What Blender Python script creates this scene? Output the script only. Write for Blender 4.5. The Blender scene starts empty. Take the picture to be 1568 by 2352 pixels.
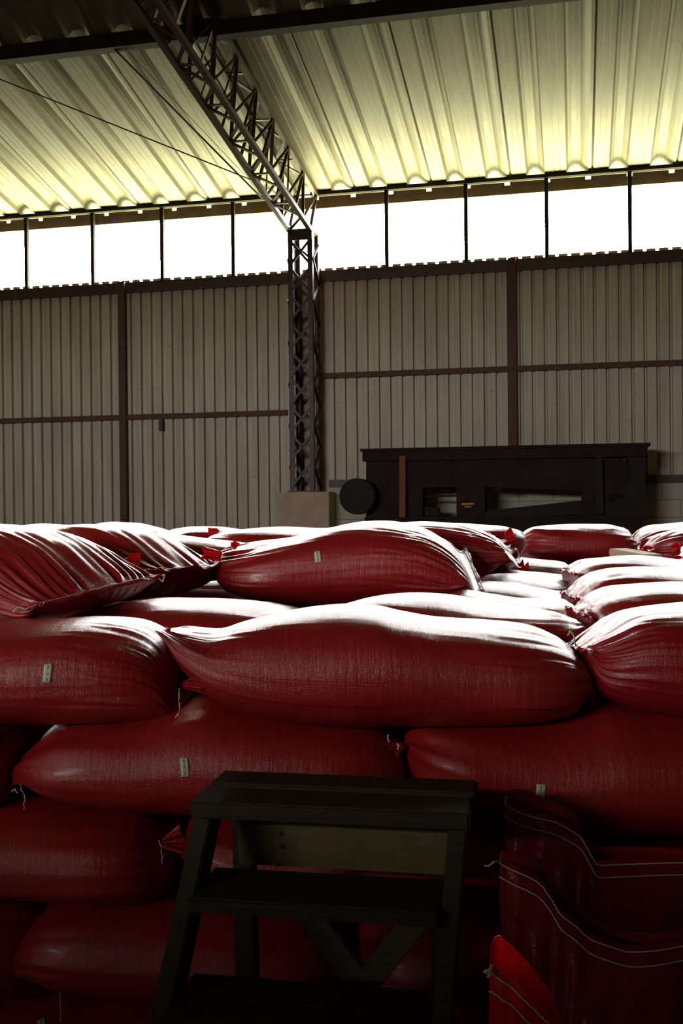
import bpy, bmesh, math, random
import numpy as np
from mathutils import Vector, Matrix
from mathutils.bvhtree import BVHTree

SC = bpy.context.scene
COL = SC.collection
# ------------------------------------------------------------------ camera, sky, exposure
F = 2390.0                       # focal length in pixels of the 1568x2352 frame
CAMZ = 1.6
PITCH = math.radians(0.50)       # looking a touch down
ROLL = math.radians(0.57)
cam_d = bpy.data.cameras.new('camera')
cam_d.sensor_fit = 'VERTICAL'
cam_d.sensor_height = 36.0
cam_d.lens = 36.0 * F / 2352.0
cam_d.clip_end = 200
cam = bpy.data.objects.new('camera', cam_d)
COL.objects.link(cam)
_f = Vector((0, math.cos(PITCH), -math.sin(PITCH)))
_r0 = Vector((1, 0, 0)); _u0 = Vector((0, math.sin(PITCH), math.cos(PITCH)))
_r = _r0 * math.cos(ROLL) - _u0 * math.sin(ROLL)
_u = _r0 * math.sin(ROLL) + _u0 * math.cos(ROLL)
CP = Vector((0, 0, CAMZ))
cam.matrix_world = Matrix(((_r.x, _u.x, -_f.x, CP.x), (_r.y, _u.y, -_f.y, CP.y),
                           (_r.z, _u.z, -_f.z, CP.z), (0, 0, 0, 1)))
SC.camera = cam

WORLD_STRENGTH = 54.0
w = bpy.data.worlds.new('daylight'); SC.world = w; w.use_nodes = True
nt = w.node_tree; nt.nodes.clear()
wo = nt.nodes.new('ShaderNodeOutputWorld'); bg = nt.nodes.new('ShaderNodeBackground')
tc = nt.nodes.new('ShaderNodeTexCoord'); sx = nt.nodes.new('ShaderNodeSeparateXYZ')
mr = nt.nodes.new('ShaderNodeMapRange'); cr = nt.nodes.new('ShaderNodeValToRGB')
nt.links.new(tc.outputs['Generated'], sx.inputs[0]); nt.links.new(sx.outputs['Z'], mr.inputs[0])
mr.inputs[1].default_value = -1; mr.inputs[2].default_value = 1
nt.links.new(mr.outputs[0], cr.inputs[0]); nt.links.new(cr.outputs[0], bg.inputs[0])
cr.color_ramp.elements[0].position = 0.0; cr.color_ramp.elements[0].color = (0.95, 0.91, 0.48, 1)   # sunlit ground and grass
cr.color_ramp.elements[1].position = 1.0; cr.color_ramp.elements[1].color = (0.95, 0.98, 1.0, 1)
e = cr.color_ramp.elements.new(0.15); e.color = (0.60, 0.58, 0.30, 1)
e = cr.color_ramp.elements.new(0.30); e.color = (0.26, 0.25, 0.14, 1)
e = cr.color_ramp.elements.new(0.47); e.color = (0.15, 0.145, 0.09, 1)
e = cr.color_ramp.elements.new(0.51); e.color = (1.0, 0.97, 0.92, 1)
bg.inputs[1].default_value = WORLD_STRENGTH
nt.links.new(bg.outputs[0], wo.inputs[0])

SC.view_settings.view_transform = 'Standard'
SC.view_settings.look = 'None'
SC.view_settings.exposure = 0.0
SC.view_settings.gamma = 1.0
SC.view_settings.use_curve_mapping = False
SC.cycles.use_denoising = True
SC.cycles.max_bounces = 8
SC.cycles.diffuse_bounces = 5
SC.cycles.sample_clamp_indirect = 8.0
SC.cycles.caustics_reflective = False
SC.cycles.caustics_refractive = False

def ray(px, py):
    d = _r * ((px - 784.0) / F) + _u * ((1176.0 - py) / F) + _f
    return d
def P(px, py, d):
    """point of the place seen at this pixel, d metres ahead"""
    v = ray(px, py)
    return CP + v * (d / v.y)
# wall frame: s runs along the far wall to the right, m is the distance from it towards us
PSI = math.radians(12.7)
U = Vector((math.cos(PSI), -math.sin(PSI), 0)); N = Vector((math.sin(PSI), math.cos(PSI), 0))
_o = P(700, 1156, 12.8); O = Vector((_o.x, _o.y, 0))
def Wf(s, m, z):
    return O + U * s - N * m + Vector((0, 0, z))
def wall_hit(px, py, m=0.0):
    v = ray(px, py); o = O - N * m
    t = (o - CP).dot(N) / v.dot(N)
    p = CP + v * t
    return (p - O).dot(U), p.z
ZE = 5.40; TAN = 0.212            # roof underside at the wall, and its slope
RIDGE = 9.0; REAR = 18.5
SL, SR = -10.5, 8.5               # ends of the hall along s
def roof_hit(px, py, drop=0.0):
    v = ray(px, py)
    # z = ZE - drop + TAN*m ; m = -(p-O).N
    a = v.z + TAN * v.dot(N); b = ZE - drop - TAN * (CP - O).dot(N) - CP.z
    return CP + v * (b / a)

PM = -(roof_hit(784, 35, 0.07) - O).dot(N)     # where the purlin runs; slope beyond it made steeper to keep window light off
TAN2 = 0.50; ZR = ZE + TAN * PM + TAN2 * (RIDGE - PM)
def roof_z(m):
    if m <= PM: return ZE + TAN * m
    if m <= RIDGE: return ZE + TAN * PM + TAN2 * (m - PM)
    return ZR + (ZE - ZR) * (m - RIDGE) / (REAR - RIDGE)
# daylight enters through the clerestory openings (portals only guide the sampling of the sky)
def portal(name, c, rot, sx_, sy_):
    l = bpy.data.lights.new(name, 'AREA'); l.shape = 'RECTANGLE'; l.size = sx_; l.size_y = sy_
    l.cycles.is_portal = True
    o = bpy.data.objects.new(name, l); COL.objects.link(o); o.location = c; o.rotation_euler = rot
    return o
portal('daylight_portal_front', Wf((SL + SR) / 2, -0.25, 4.9), (-math.pi / 2, 0, -PSI), SR - SL, 1.15)
REAR_W, REAR_Z0, REAR_Z1, REAR_C = 4.8, 3.1, 4.0, -2.0
portal('daylight_portal_rear', Wf(REAR_C, REAR + 0.05, (REAR_Z0 + REAR_Z1) / 2), (math.pi / 2, 0, -PSI), REAR_W, REAR_Z1 - REAR_Z0)

# ------------------------------------------------------------------ materials
def mat(name):
    m = bpy.data.materials.new(name); m.use_nodes = True
    nt = m.node_tree; b = nt.nodes['Principled BSDF']
    return m, nt, b
def lnk(nt, a, b): nt.links.new(a, b)
def noise(nt, scale, detail=4, coord=None, rough=0.6):
    n = nt.nodes.new('ShaderNodeTexNoise'); n.inputs['Scale'].default_value = scale
    n.inputs['Detail'].default_value = detail; n.inputs['Roughness'].default_value = rough
    if coord is not None: lnk(nt, coord, n.inputs['Vector'])
    return n
def ramp(nt, src, stops):
    r = nt.nodes.new('ShaderNodeValToRGB'); lnk(nt, src, r.inputs[0])
    els = r.color_ramp.elements
    els[0].position, els[0].color = stops[0][0], (*stops[0][1], 1)
    els[1].position, els[1].color = stops[-1][0], (*stops[-1][1], 1)
    for p, c in stops[1:-1]:
        k = els.new(p); k.color = (*c, 1)
    return r
def simple(name, c1, c2, scale=6, rough=0.7, metal=0.0, bump=0.0, stretch=None, detail=5, spec=0.4):
    m, nt, b = mat(name)
    t = nt.nodes.new('ShaderNodeTexCoord'); co = t.outputs['Object']
    if stretch:
        mp = nt.nodes.new('ShaderNodeMapping'); mp.inputs['Scale'].default_value = stretch
        lnk(nt, co, mp.inputs[0]); co = mp.outputs[0]
    n = noise(nt, scale, detail, co)
    r = ramp(nt, n.outputs['Fac'], [(0.3, c1), (0.7, c2)])
    lnk(nt, r.outputs[0], b.inputs['Base Color'])
    b.inputs['Roughness'].default_value = rough; b.inputs['Specular IOR Level'].default_value = spec; b.inputs['Metallic'].default_value = metal
    if bump:
        bp = nt.nodes.new('ShaderNodeBump'); bp.inputs['Strength'].default_value = bump
        bp.inputs['Distance'].default_value = 0.01
        lnk(nt, n.outputs['Fac'], bp.inputs['Height']); lnk(nt, bp.outputs[0], b.inputs['Normal'])
    return m

def make_sack_mat(name, c1, c2, rough, weave=1.0):
    """shiny woven plastic cloth"""
    m, nt, b = mat(name)
    t = nt.nodes.new('ShaderNodeTexCoord'); uv = t.outputs['UV']
    n1 = noise(nt, 7, 3, t.outputs['Object'])
    r = ramp(nt, n1.outputs['Fac'], [(0.3, c1), (0.7, c2)])
    lnk(nt, r.outputs[0], b.inputs['Base Color'])
    # tapes of the weave, running both ways
    hs = []
    for ax, sc in (('X', 330.0), ('Y', 330.0)):
        wv = nt.nodes.new('ShaderNodeTexWave'); wv.bands_direction = ax; wv.wave_type = 'BANDS'
        wv.inputs['Scale'].default_value = sc / 3.0
        wv.inputs['Distortion'].default_value = 1.2; wv.inputs['Detail'].default_value = 2
        wv.inputs['Detail Scale'].default_value = 0.6
        lnk(nt, uv, wv.inputs['Vector']); hs.append(wv)
    mul = nt.nodes.new('ShaderNodeMath'); mul.operation = 'MULTIPLY'
    lnk(nt, hs[0].outputs['Fac'], mul.inputs[0]); lnk(nt, hs[1].outputs['Fac'], mul.inputs[1])
    gl = noise(nt, 420, 2, uv)                      # glints: each tape lies a little differently
    # ripples across the bag
    mp = nt.nodes.new('ShaderNodeMapping'); mp.inputs['Scale'].default_value = (75, 9, 1); lnk(nt, uv, mp.inputs[0])
    rp = noise(nt, 1.0, 3, mp.outputs[0])
    a1 = nt.nodes.new('ShaderNodeMath'); a1.operation = 'MULTIPLY_ADD'
    lnk(nt, gl.outputs['Fac'], a1.inputs[0]); a1.inputs[1].default_value = 1.5
    mh_ = nt.nodes.new('ShaderNodeMath'); mh_.operation = 'MULTIPLY'; mh_.inputs[1].default_value = 0.40
    lnk(nt, mul.outputs[0], mh_.inputs[0]); lnk(nt, mh_.outputs[0], a1.inputs[2])
    bp = nt.nodes.new('ShaderNodeBump'); bp.inputs['Strength'].default_value = 0.7 * weave; bp.inputs['Distance'].default_value = 0.0011
    lnk(nt, a1.outputs[0], bp.inputs['Height'])
    bp2 = nt.nodes.new('ShaderNodeBump'); bp2.inputs["Strength"].default_value = 0.38; bp2.inputs['Distance'].default_value = 0.006
    lnk(nt, rp.outputs['Fac'], bp2.inputs['Height']); lnk(nt, bp2.outputs[0], bp.inputs['Normal'])
    lnk(nt, bp.outputs[0], b.inputs['Normal'])
    rr = ramp(nt, gl.outputs['Fac'], [(0.25, (rough - .08,) * 3), (0.75, (rough + .14,) * 3)])
    lnk(nt, rr.outputs[0], b.inputs['Roughness'])
    b.inputs['Specular IOR Level'].default_value = 0.75
    b.inputs['Coat Weight'].default_value = 0.15; b.inputs['Coat Roughness'].default_value = 0.2
    return m
M_SACK = make_sack_mat('red woven sack cloth', (0.27, 0.008, 0.009), (0.35, 0.013, 0.013), 0.29)
M_SACK2 = make_sack_mat('deep red woven sack cloth', (0.28, 0.004, 0.012), (0.34, 0.007, 0.016), 0.30)

def make_thin_cloth():
    m, nt, b = mat('thin red sack cloth')
    b.inputs['Base Color'].default_value = (0.42, 0.010, 0.014, 1); b.inputs['Roughness'].default_value = 0.36
    tr = nt.nodes.new('ShaderNodeBsdfTranslucent'); tr.inputs[0].default_value = (0.75, 0.010, 0.012, 1)
    mx = nt.nodes.new('ShaderNodeMixShader'); mx.inputs[0].default_value = 0.42
    t = nt.nodes.new('ShaderNodeTexCoord'); n = noise(nt, 90, 3, t.outputs['Object'])
    bp = nt.nodes.new('ShaderNodeBump'); bp.inputs['Strength'].default_value = 0.35; bp.inputs['Distance'].default_value = 0.004
    lnk(nt, n.outputs['Fac'], bp.inputs['Height']); lnk(nt, bp.outputs[0], b.inputs['Normal'])
    lnk(nt, b.outputs[0], mx.inputs[1]); lnk(nt, tr.outputs[0], mx.inputs[2])
    lnk(nt, mx.outputs[0], nt.nodes['Material Output'].inputs[0])
    return m
M_THIN = make_thin_cloth()
M_THREAD = simple('pale cotton thread', (0.50, 0.44, 0.33), (0.68, 0.61, 0.48), 60, 0.9)
M_PAPER = simple('off white paper label', (0.52, 0.50, 0.38), (0.60, 0.57, 0.44), 30, 0.7)
M_INK = simple('black print', (0.02, 0.018, 0.012), (0.03, 0.028, 0.02), 30, 0.8)
M_WOOD = simple('dark worn wood', (0.026, 0.018, 0.009), (0.050, 0.036, 0.018), 9, 0.7, bump=0.25, stretch=(1, 14, 14), spec=.15)
M_PLY = simple('raw brown board', (0.115, 0.082, 0.036), (0.17, 0.12, 0.054), 7, 0.7, bump=0.1, stretch=(1, 12, 12), spec=.2)
M_BRACE = simple('bare timber', (0.075, 0.055, 0.026), (0.11, 0.082, 0.04), 9, 0.7, bump=0.2, stretch=(1, 14, 14), spec=.2)
M_PLANK = simple('pale sawn timber', (0.42, 0.33, 0.20), (0.55, 0.45, 0.29), 9, 0.75, bump=0.2, stretch=(1, 12, 12))
M_STEEL = simple('rust brown painted steel', (0.030, 0.017, 0.011), (0.070, 0.037, 0.022), 14, 0.5, bump=0.15)
M_GIRT = simple('rusty red steel angle', (0.055, 0.022, 0.014), (0.11, 0.040, 0.024), 14, 0.7, bump=0.15)
M_PURLIN = simple('black steel', (0.012, 0.011, 0.010), (0.025, 0.022, 0.018), 14, 0.8, spec=.15)
M_WIRE = simple('dark steel cable', (0.02, 0.016, 0.012), (0.035, 0.027, 0.02), 20, 0.6)
M_MACH = simple('dark machine paint', (0.018, 0.012, 0.010), (0.030, 0.020, 0.016), 5, 0.8, spec=.12)
M_MACH2 = simple('bluish dark machine paint', (0.021, 0.017, 0.016), (0.032, 0.025, 0.023), 5, 0.8, spec=.12)
M_RUST = simple('orange rust', (0.14, 0.045, 0.016), (0.24, 0.08, 0.028), 12, 0.8)
M_ORANGE = simple('orange lettering', (0.50, 0.20, 0.03), (0.60, 0.25, 0.05), 12, 0.7)
M_CONC = simple('concrete', (0.20, 0.18, 0.16), (0.30, 0.27, 0.24), 4, 0.85, bump=0.1)
M_PED = simple('pinkish plaster', (0.40, 0.29, 0.22), (0.50, 0.37, 0.28), 6, 0.85, bump=0.1)
M_FLOOR = simple('dusty concrete floor', (0.045, 0.038, 0.032), (0.075, 0.064, 0.052), 2, 0.9)
M_DARKWALL = simple('bounce-cutting dark wall', (0.035, 0.028, 0.022), (0.06, 0.048, 0.038), 3, 0.85)  # unseen walls, colour darkened to cut bounced light on the lower sacks
M_FASCIA = simple('weathered eave board', (0.24, 0.17, 0.11), (0.34, 0.25, 0.17), 5, 0.8)

def make_roof_mat():
    m, nt, b = mat('weathered ivory roof sheet')
    t = nt.nodes.new('ShaderNodeTexCoord'); mp = nt.nodes.new('ShaderNodeMapping')
    mp.inputs['Scale'].default_value = (9, 0.7, 1); lnk(nt, t.outputs['UV'], mp.inputs[0])
    n = noise(nt, 1.0, 5, mp.outputs[0]); n2 = noise(nt, 26, 4, t.outputs['UV'])
    r = ramp(nt, n.outputs['Fac'], [(0.30, (0.075, 0.066, 0.038)), (0.5, (0.125, 0.113, 0.066)), (0.75, (0.165, 0.153, 0.097))])
    mx = nt.nodes.new('ShaderNodeMix'); mx.data_type = 'RGBA'; mx.blend_type = 'MULTIPLY'; mx.inputs[0].default_value = 0.5
    r2 = ramp(nt, n2.outputs['Fac'], [(0.28, (0.45, 0.42, 0.32)), (0.48, (1, 1, 1))])
    lnk(nt, r.outputs[0], mx.inputs[6]); lnk(nt, r2.outputs[0], mx.inputs[7])
    lnk(nt, mx.outputs[2], b.inputs['Base Color']); b.inputs['Roughness'].default_value = 0.5
    return m
M_ROOF = make_roof_mat()
def make_wall_mat():
    m, nt, b = mat('grey ribbed steel sheet')
    t = nt.nodes.new('ShaderNodeTexCoord'); mp = nt.nodes.new('ShaderNodeMapping')
    mp.inputs['Scale'].default_value = (7, 0.5, 1); lnk(nt, t.outputs['UV'], mp.inputs[0])
    n = noise(nt, 1.0, 5, mp.outputs[0]); n2 = noise(nt, 18, 3, t.outputs['UV'])
    r = ramp(nt, n.outputs['Fac'], [(0.3, (0.38, 0.315, 0.245)), (0.7, (0.54, 0.465, 0.37))])
    mx = nt.nodes.new('ShaderNodeMix'); mx.data_type = 'RGBA'; mx.blend_type = 'MULTIPLY'; mx.inputs[0].default_value = 0.6
    r2 = ramp(nt, n2.outputs['Fac'], [(0.27, (0.30, 0.24, 0.18)), (0.36, (1, 1, 1))])
    lnk(nt, r.outputs[0], mx.inputs[6]); lnk(nt, r2.outputs[0], mx.inputs[7])
    lnk(nt, mx.outputs[2], b.inputs['Base Color']); b.inputs['Roughness'].default_value = 0.55
    return m
M_WALL = make_wall_mat()
def make_block_mat():
    m, nt, b = mat('whitewashed concrete block')
    t = nt.nodes.new('ShaderNodeTexCoord'); br = nt.nodes.new('ShaderNodeTexBrick')
    lnk(nt, t.outputs['UV'], br.inputs['Vector']); br.inputs['Scale'].default_value = 1.0
    br.inputs['Brick Width'].default_value = 0.40; br.inputs['Row Height'].default_value = 0.20
    br.inputs['Mortar Size'].default_value = 0.006
    br.inputs['Color1'].default_value = (0.44, 0.42, 0.32, 1); br.inputs['Color2'].default_value = (0.38, 0.36, 0.28, 1)
    br.inputs['Mortar'].default_value = (0.22, 0.20, 0.16, 1)
    lnk(nt, br.outputs['Color'], b.inputs['Base Color']); b.inputs['Roughness'].default_value = 0.85
    return m
M_BLOCK = make_block_mat()

# ------------------------------------------------------------------ helpers
def link_mesh(name, verts, faces, m, parent=None, smooth=False, uvs=None):
    me = bpy.data.meshes.new(name)
    me.from_pydata([tuple(v) for v in verts], [], faces)
    if uvs is not None:
        lay = me.uv_layers.new(name='UVMap')
        li = np.zeros(len(me.loops), dtype=np.int32); me.loops.foreach_get('vertex_index', li)
        lay.data.foreach_set('uv', np.asarray(uvs, dtype=np.float32)[li].ravel())
    me.materials.append(m)
    if smooth: me.polygons.foreach_set('use_smooth', [True] * len(me.polygons))
    me.update()
    o = bpy.data.objects.new(name, me); COL.objects.link(o)
    if parent is not None:
        o.parent = parent
        o.matrix_parent_inverse = Matrix.Translation(-parent.location)
    return o
def thing(name, label, cat, loc, group=None):
    o = bpy.data.objects.new(name, None); COL.objects.link(o); o.location = loc
    o.empty_display_size = 0.1
    tag(o, label, cat, group); return o
def tag(o, label, cat, group=None):
    o['label'] = label; o['category'] = cat
    if group: o['group'] = group
    return o
def struct(o):
    o['kind'] = 'structure'; return o
class MB:
    """collects boxes, bars and tubes into one mesh"""
    def __init__(s): s.v = []; s.f = []
    def add(s, v, f):
        k = len(s.v); s.v += [Vector(q) for q in v]; s.f += [[i + k for i in q] for q in f]; return s
    def hexa(s, p):     # 8 corners: bottom ring 0-3, top ring 4-7
        return s.add(p, [[3, 2, 1, 0], [4, 5, 6, 7], [0, 1, 5, 4], [1, 2, 6, 5], [2, 3, 7, 6], [3, 0, 4, 7]])
    def bar(s, a, b, wx, wy, up=(0, 0, 1)):
        a = Vector(a); b = Vector(b); d = (b - a).normalized(); up = Vector(up)
        x = d.cross(up)
        if x.length < 1e-4: x = d.cross(Vector((0, 1, 0)))
        x.normalize(); y = x.cross(d).normalized()
        x *= wx / 2; y *= wy / 2
        return s.hexa([a - x - y, a + x - y, a + x + y, a - x + y, b - x - y, b + x - y, b + x + y, b - x + y])
    def angle(s, a, b, w, t, ux, uy):      # L section along a-b, legs along ux and uy
        a = Vector(a); b = Vector(b); ux = Vector(ux) ; uy = Vector(uy)
        for (p, q) in ((ux * w, uy * t), (ux * t, uy * w)):
            s.hexa([a, a + p, a + p + q, a + q, b, b + p, b + p + q, b + q])
        return s
    def box(s, fr, x0, x1, y0, y1, z0, z1):
        c = [(x0, y0, z0), (x1, y0, z0), (x1, y1, z0), (x0, y1, z0), (x0, y0, z1), (x1, y0, z1), (x1, y1, z1), (x0, y1, z1)]
        return s.hexa([fr(*q) for q in c])
    def tube(s, pts, r, n=8, cap=True):
        pts = [Vector(p) for p in pts]; k = len(s.v); up = Vector((0.13, 0.21, 0.97))
        rs = r if isinstance(r, (list, tuple)) else [r] * len(pts)
        for i, p in enumerate(pts):
            d = (pts[min(i + 1, len(pts) - 1)] - pts[max(i - 1, 0)]).normalized()
            x = d.cross(up).normalized(); y = x.cross(d)
            for j in range(n):
                a = 2 * math.pi * j / n
                s.v.append(p + x * (rs[i] * math.cos(a)) + y * (rs[i] * math.sin(a)))
        for i in range(len(pts) - 1):
            for j in range(n):
                q = (j + 1) % n
                s.f.append([k + i * n + j, k + i * n + q, k + (i + 1) * n + q, k + (i + 1) * n + j])
        if cap:
            s.f.append([k + j for j in range(n)][::-1]); s.f.append([k + (len(pts) - 1) * n + j for j in range(n)])
        return s
    def build(s, name, m, parent=None, smooth=False, bevel=0.0):
        o = link_mesh(name, s.v, s.f, m, parent, smooth)
        bm = bmesh.new(); bm.from_mesh(o.data); bmesh.ops.recalc_face_normals(bm, faces=bm.faces)
        if bevel: bmesh.ops.bevel(bm, geom=bm.edges[:], offset=bevel, segments=2, affect='EDGES')
        bm.to_mesh(o.data); bm.free()
        return o
def pchip(xs, ys, q):
    xs = np.asarray(xs, float); ys = np.asarray(ys, float); h = np.diff(xs); dl = np.diff(ys) / h
    n = len(xs); d = np.zeros(n)
    for i in range(1, n - 1):
        if dl[i - 1] * dl[i] > 0:
            w1 = 2 * h[i] + h[i - 1]; w2 = h[i] + 2 * h[i - 1]
            d[i] = (w1 + w2) / (w1 / dl[i - 1] + w2 / dl[i])
    d[0] = dl[0]; d[-1] = dl[-1]
    k = np.clip(np.searchsorted(xs, q) - 1, 0, n - 2); t = (q - xs[k]) / h[k]
    return ((2 * t**3 - 3 * t**2 + 1) * ys[k] + (t**3 - 2 * t**2 + t) * h[k] * d[k]
            + (-2 * t**3 + 3 * t**2) * ys[k + 1] + (t**3 - t**2) * h[k] * d[k + 1])

# ------------------------------------------------------------------ the hall
def sheet_profile(period, cuts):
    """cuts: list of (fraction of the period, depth)"""
    return [(f * period, d) for f, d in cuts]
def ribbed(name, s0, s1, period, cuts, rows, m, top_cut=0.0, uvscale=1.0):
    """rows: list of functions (s, depth) -> point"""
    cols = []; s = s0
    while s < s1:
        for f, d in cuts:
            q = s + f * period
            if q <= s1: cols.append((q, d))
        s += period
    V = []; UV = []; nr = len(rows)
    for (q, d) in cols:
        for j, r in enumerate(rows):
            V.append(r(q, d)); UV.append((q, j * 3.0))
    Fc = []
    for i in range(len(cols) - 1):
        for j in range(nr - 1):
            a = i * nr + j; Fc.append([a, a + nr, a + nr + 1, a + 1])
    return link_mesh(name, V, Fc, m, uvs=UV)
WIN0, WIN1 = 4.47, 5.24
wall_cuts = [(0.0, 0.0), (0.30, 0.0), (0.31, 0.004), (0.33, 0.004), (0.34, 0.0), (0.70, 0.0), (0.76, 0.045), (0.93, 0.045), (0.985, 0.0)]
struct(ribbed('wall_far', SL, SR, 0.140, wall_cuts,
       [lambda s, d: Wf(s, -d, 0.0), lambda s, d: Wf(s, -d, 2.2), lambda s, d: Wf(s, -d, WIN0 + (0.0 if d < 0.01 else -0.035))], M_WALL))
PR = 0.93
roof_cuts = [(0.0, 0.0), (0.015, 0.02), (0.03, 0.0), (0.09, 0.0), (0.095, 0.003), (0.10, 0.0), (0.155, 0.0), (0.16, 0.003), (0.165, 0.0), (0.21, 0.0),
             (0.235, 0.05), (0.27, 0.075), (0.31, 0.085), (0.36, 0.075), (0.40, 0.045), (0.42, 0.03), (0.44, 0.0),
             (0.55, 0.0), (0.555, 0.003), (0.56, 0.0), (0.62, 0.0), (0.625, 0.003), (0.63, 0.0),
             (0.70, 0.0), (0.725, 0.05), (0.77, 0.08), (0.82, 0.085), (0.87, 0.07), (0.92, 0.03), (0.95, 0.012), (0.97, 0.0)]
struct(ribbed('ceiling', SL, SR, PR, roof_cuts,
       [lambda s, d: Wf(s, -0.45, ZE + TAN * -0.45 + d), lambda s, d: Wf(s, 0.9, roof_z(.9) + d), lambda s, d: Wf(s, PM, roof_z(PM) + d),
        lambda s, d: Wf(s, 6.0, roof_z(6.0) + d), lambda s, d: Wf(s, RIDGE, roof_z(RIDGE) + d),
        lambda s, d: Wf(s, REAR, ZE + d)], M_ROOF))
def quad_struct(name, pts, m, uv=None):
    return struct(link_mesh(name, pts, [list(range(len(pts)))], m, uvs=uv))
fl = MB().box(Wf, SL - 0.1, SR + 0.1, -0.1, REAR + 0.1, -0.15, 0.0).build('floor', M_FLOOR); struct(fl)
for nm, s in (('wall_left', SL), ('wall_right', SR)):
    quad_struct(nm, [Wf(s, -0.4, 0), Wf(s, REAR, 0), Wf(s, REAR, ZE + .1), Wf(s, RIDGE, roof_z(RIDGE) + .1), Wf(s, PM, roof_z(PM) + .1), Wf(s, -0.4, ZE)], M_DARKWALL,
                [(0, 0), (8, 0), (8, 2), (4, 3), (2, 2.4), (0, 2)])
rw = MB()
rw.box(Wf, SL, SR, REAR, REAR + .1, 0, REAR_Z0); rw.box(Wf, SL, SR, REAR, REAR + .1, REAR_Z1, ZE + .1)
rw.box(Wf, SL, REAR_C - REAR_W / 2, REAR, REAR + .1, REAR_Z0, REAR_Z1); rw.box(Wf, REAR_C + REAR_W / 2, SR, REAR, REAR + .1, REAR_Z0, REAR_Z1)
struct(rw.build('wall_rear', M_DARKWALL))
# unseen wall added behind the viewer to shade the lower sack rows
struct(MB().box(lambda x, y, z: Vector((x, y, z)), -9.5, 4.0, -2.2, -2.0, 0.0, 2.58).build('wall_shade_blocker', M_FLOOR))
# low block wall under the sheets, right of the column
S0B = wall_hit(757, 1128)[0]
def wall_slab(name, s0, s1, m0, m1, z0, z1, m):
    v = [Wf(s0, m1, z0), Wf(s1, m1, z0), Wf(s1, m1, z1), Wf(s0, m1, z1), Wf(s0, m0, z1), Wf(s1, m0, z1), Wf(s0, m0, z0), Wf(s1, m0, z0)]
    uv = [(s0, z0), (s1, z0), (s1, z1), (s0, z1), (s0, z1 + .1), (s1, z1 + .1), (s0 - .1, z0), (s1 + .1, z0)]
    return struct(link_mesh(name, v, [[0, 1, 2, 3], [3, 2, 5, 4], [0, 3, 4, 6], [1, 7, 5, 2]], m, uvs=uv))
ZB = 1.79
wall_slab('wall_base', S0B, SR, 0.0, 0.10, 0.0, ZB, M_BLOCK)
sP0, sP1 = wall_hit(636, 1130, 0.42)[0], wall_hit(755, 1130, 0.42)[0]
ped = MB().box(Wf, sP0, sP1, 0.02, 0.42, 0.0, wall_hit(690, 1130, 0.42)[1]).build('trim_1', M_PED, bevel=0.003); struct(ped)
# ledge strip on top of the block wall
struct(MB().box(Wf, S0B + .02, SR, 0.0, 0.13, ZB, ZB + 0.09).build('trim_2', M_STEEL))
# eave board outside, its top edge leaving small gaps of light under the sheets
eb = MB(); _s = SL; _k = 0
while _s < SR:
    _w = .40 if _k % 2 == 0 else .065
    eb.box(Wf, _s, min(_s + _w, SR), -0.11, -0.08, ZE - 0.175, ZE - (0.03 if _k % 2 == 0 else .068)); _s += _w; _k += 1
struct(eb.build('trim_3', M_FASCIA))
sC0, sC1 = wall_hit(664, 800)[0], wall_hit(736, 800)[0]
# window strips either side of the column: open to the sky, framed in steel
def window(name, s0, s1, mull):
    w_ = thing(name, '', '', Wf((s0 + s1) / 2, 0, WIN0)); del w_['label']; del w_['category']; struct(w_)
    MB().box(Wf, s0, s1, -0.02, 0.05, ZE - 0.045, ZE - 0.005).build('top_rail', M_PURLIN, w_)
    MB().box(Wf, s0, s1, -0.045, 0.03, WIN0 - 0.17, WIN0 - 0.035).build('sill_rail', M_STEEL, w_)
    for (px, py) in mull:
        s = wall_hit(px, py)[0]
        MB().box(Wf, s - .022, s + .022, -0.02, 0.03, WIN0 - 0.04, ZE - 0.04).build('mullion', M_PURLIN, w_)
window('window_1', SL, sC0 + .1, [(-250, 620), (-95, 590), (62, 585), (214, 575), (373, 560), (536, 545)])
window('window_2', sC1 - .1, SR, [(888, 520), (1070, 510), (1255, 500), (1446, 490), (1640, 480)])

def girt(label, px0, py0, px1, py1, m=0.03, sa=None, sb=None):
    a = wall_hit(px0, py0); b = wall_hit(px1, py1)
    z = (a[1] + b[1]) / 2
    o = MB().box(Wf, sa if sa is not None else a[0], sb if sb is not None else b[0], 0.0, 0.06, z - 0.032, z + 0.032).build('wall_girt', M_GIRT)
    if px0 == 0:
        s, zz = wall_hit(372, 977)
        br = MB().box(Wf, s - .025, s + .025, 0.0, .05, zz - .07, zz + .07).build('hanging_bracket', M_STEEL)
        br.parent = o
    return tag(o, label, 'beam', 'horizontal wall girts')
girt('rusty horizontal girt on ribbed wall left of the lattice column', 0, 968, 660, 948, sa=SL)
girt('rusty horizontal girt on ribbed wall right of the lattice column', 740, 866, 1568, 832, sb=SR)
def post(label, px, py, z0=0.0):
    s = wall_hit(px, py)[0]
    o = MB().box(Wf, s - .045, s + .045, 0.0, 0.08, z0, WIN0 - 0.03).build('wall_post', M_GIRT)
    return tag(o, label, 'post', 'wall posts')
post('dark rusty wall post left of the lattice column', 286, 900)
post('dark rusty wall post above the black machine', 1177, 800, ZB + .09)

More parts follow.
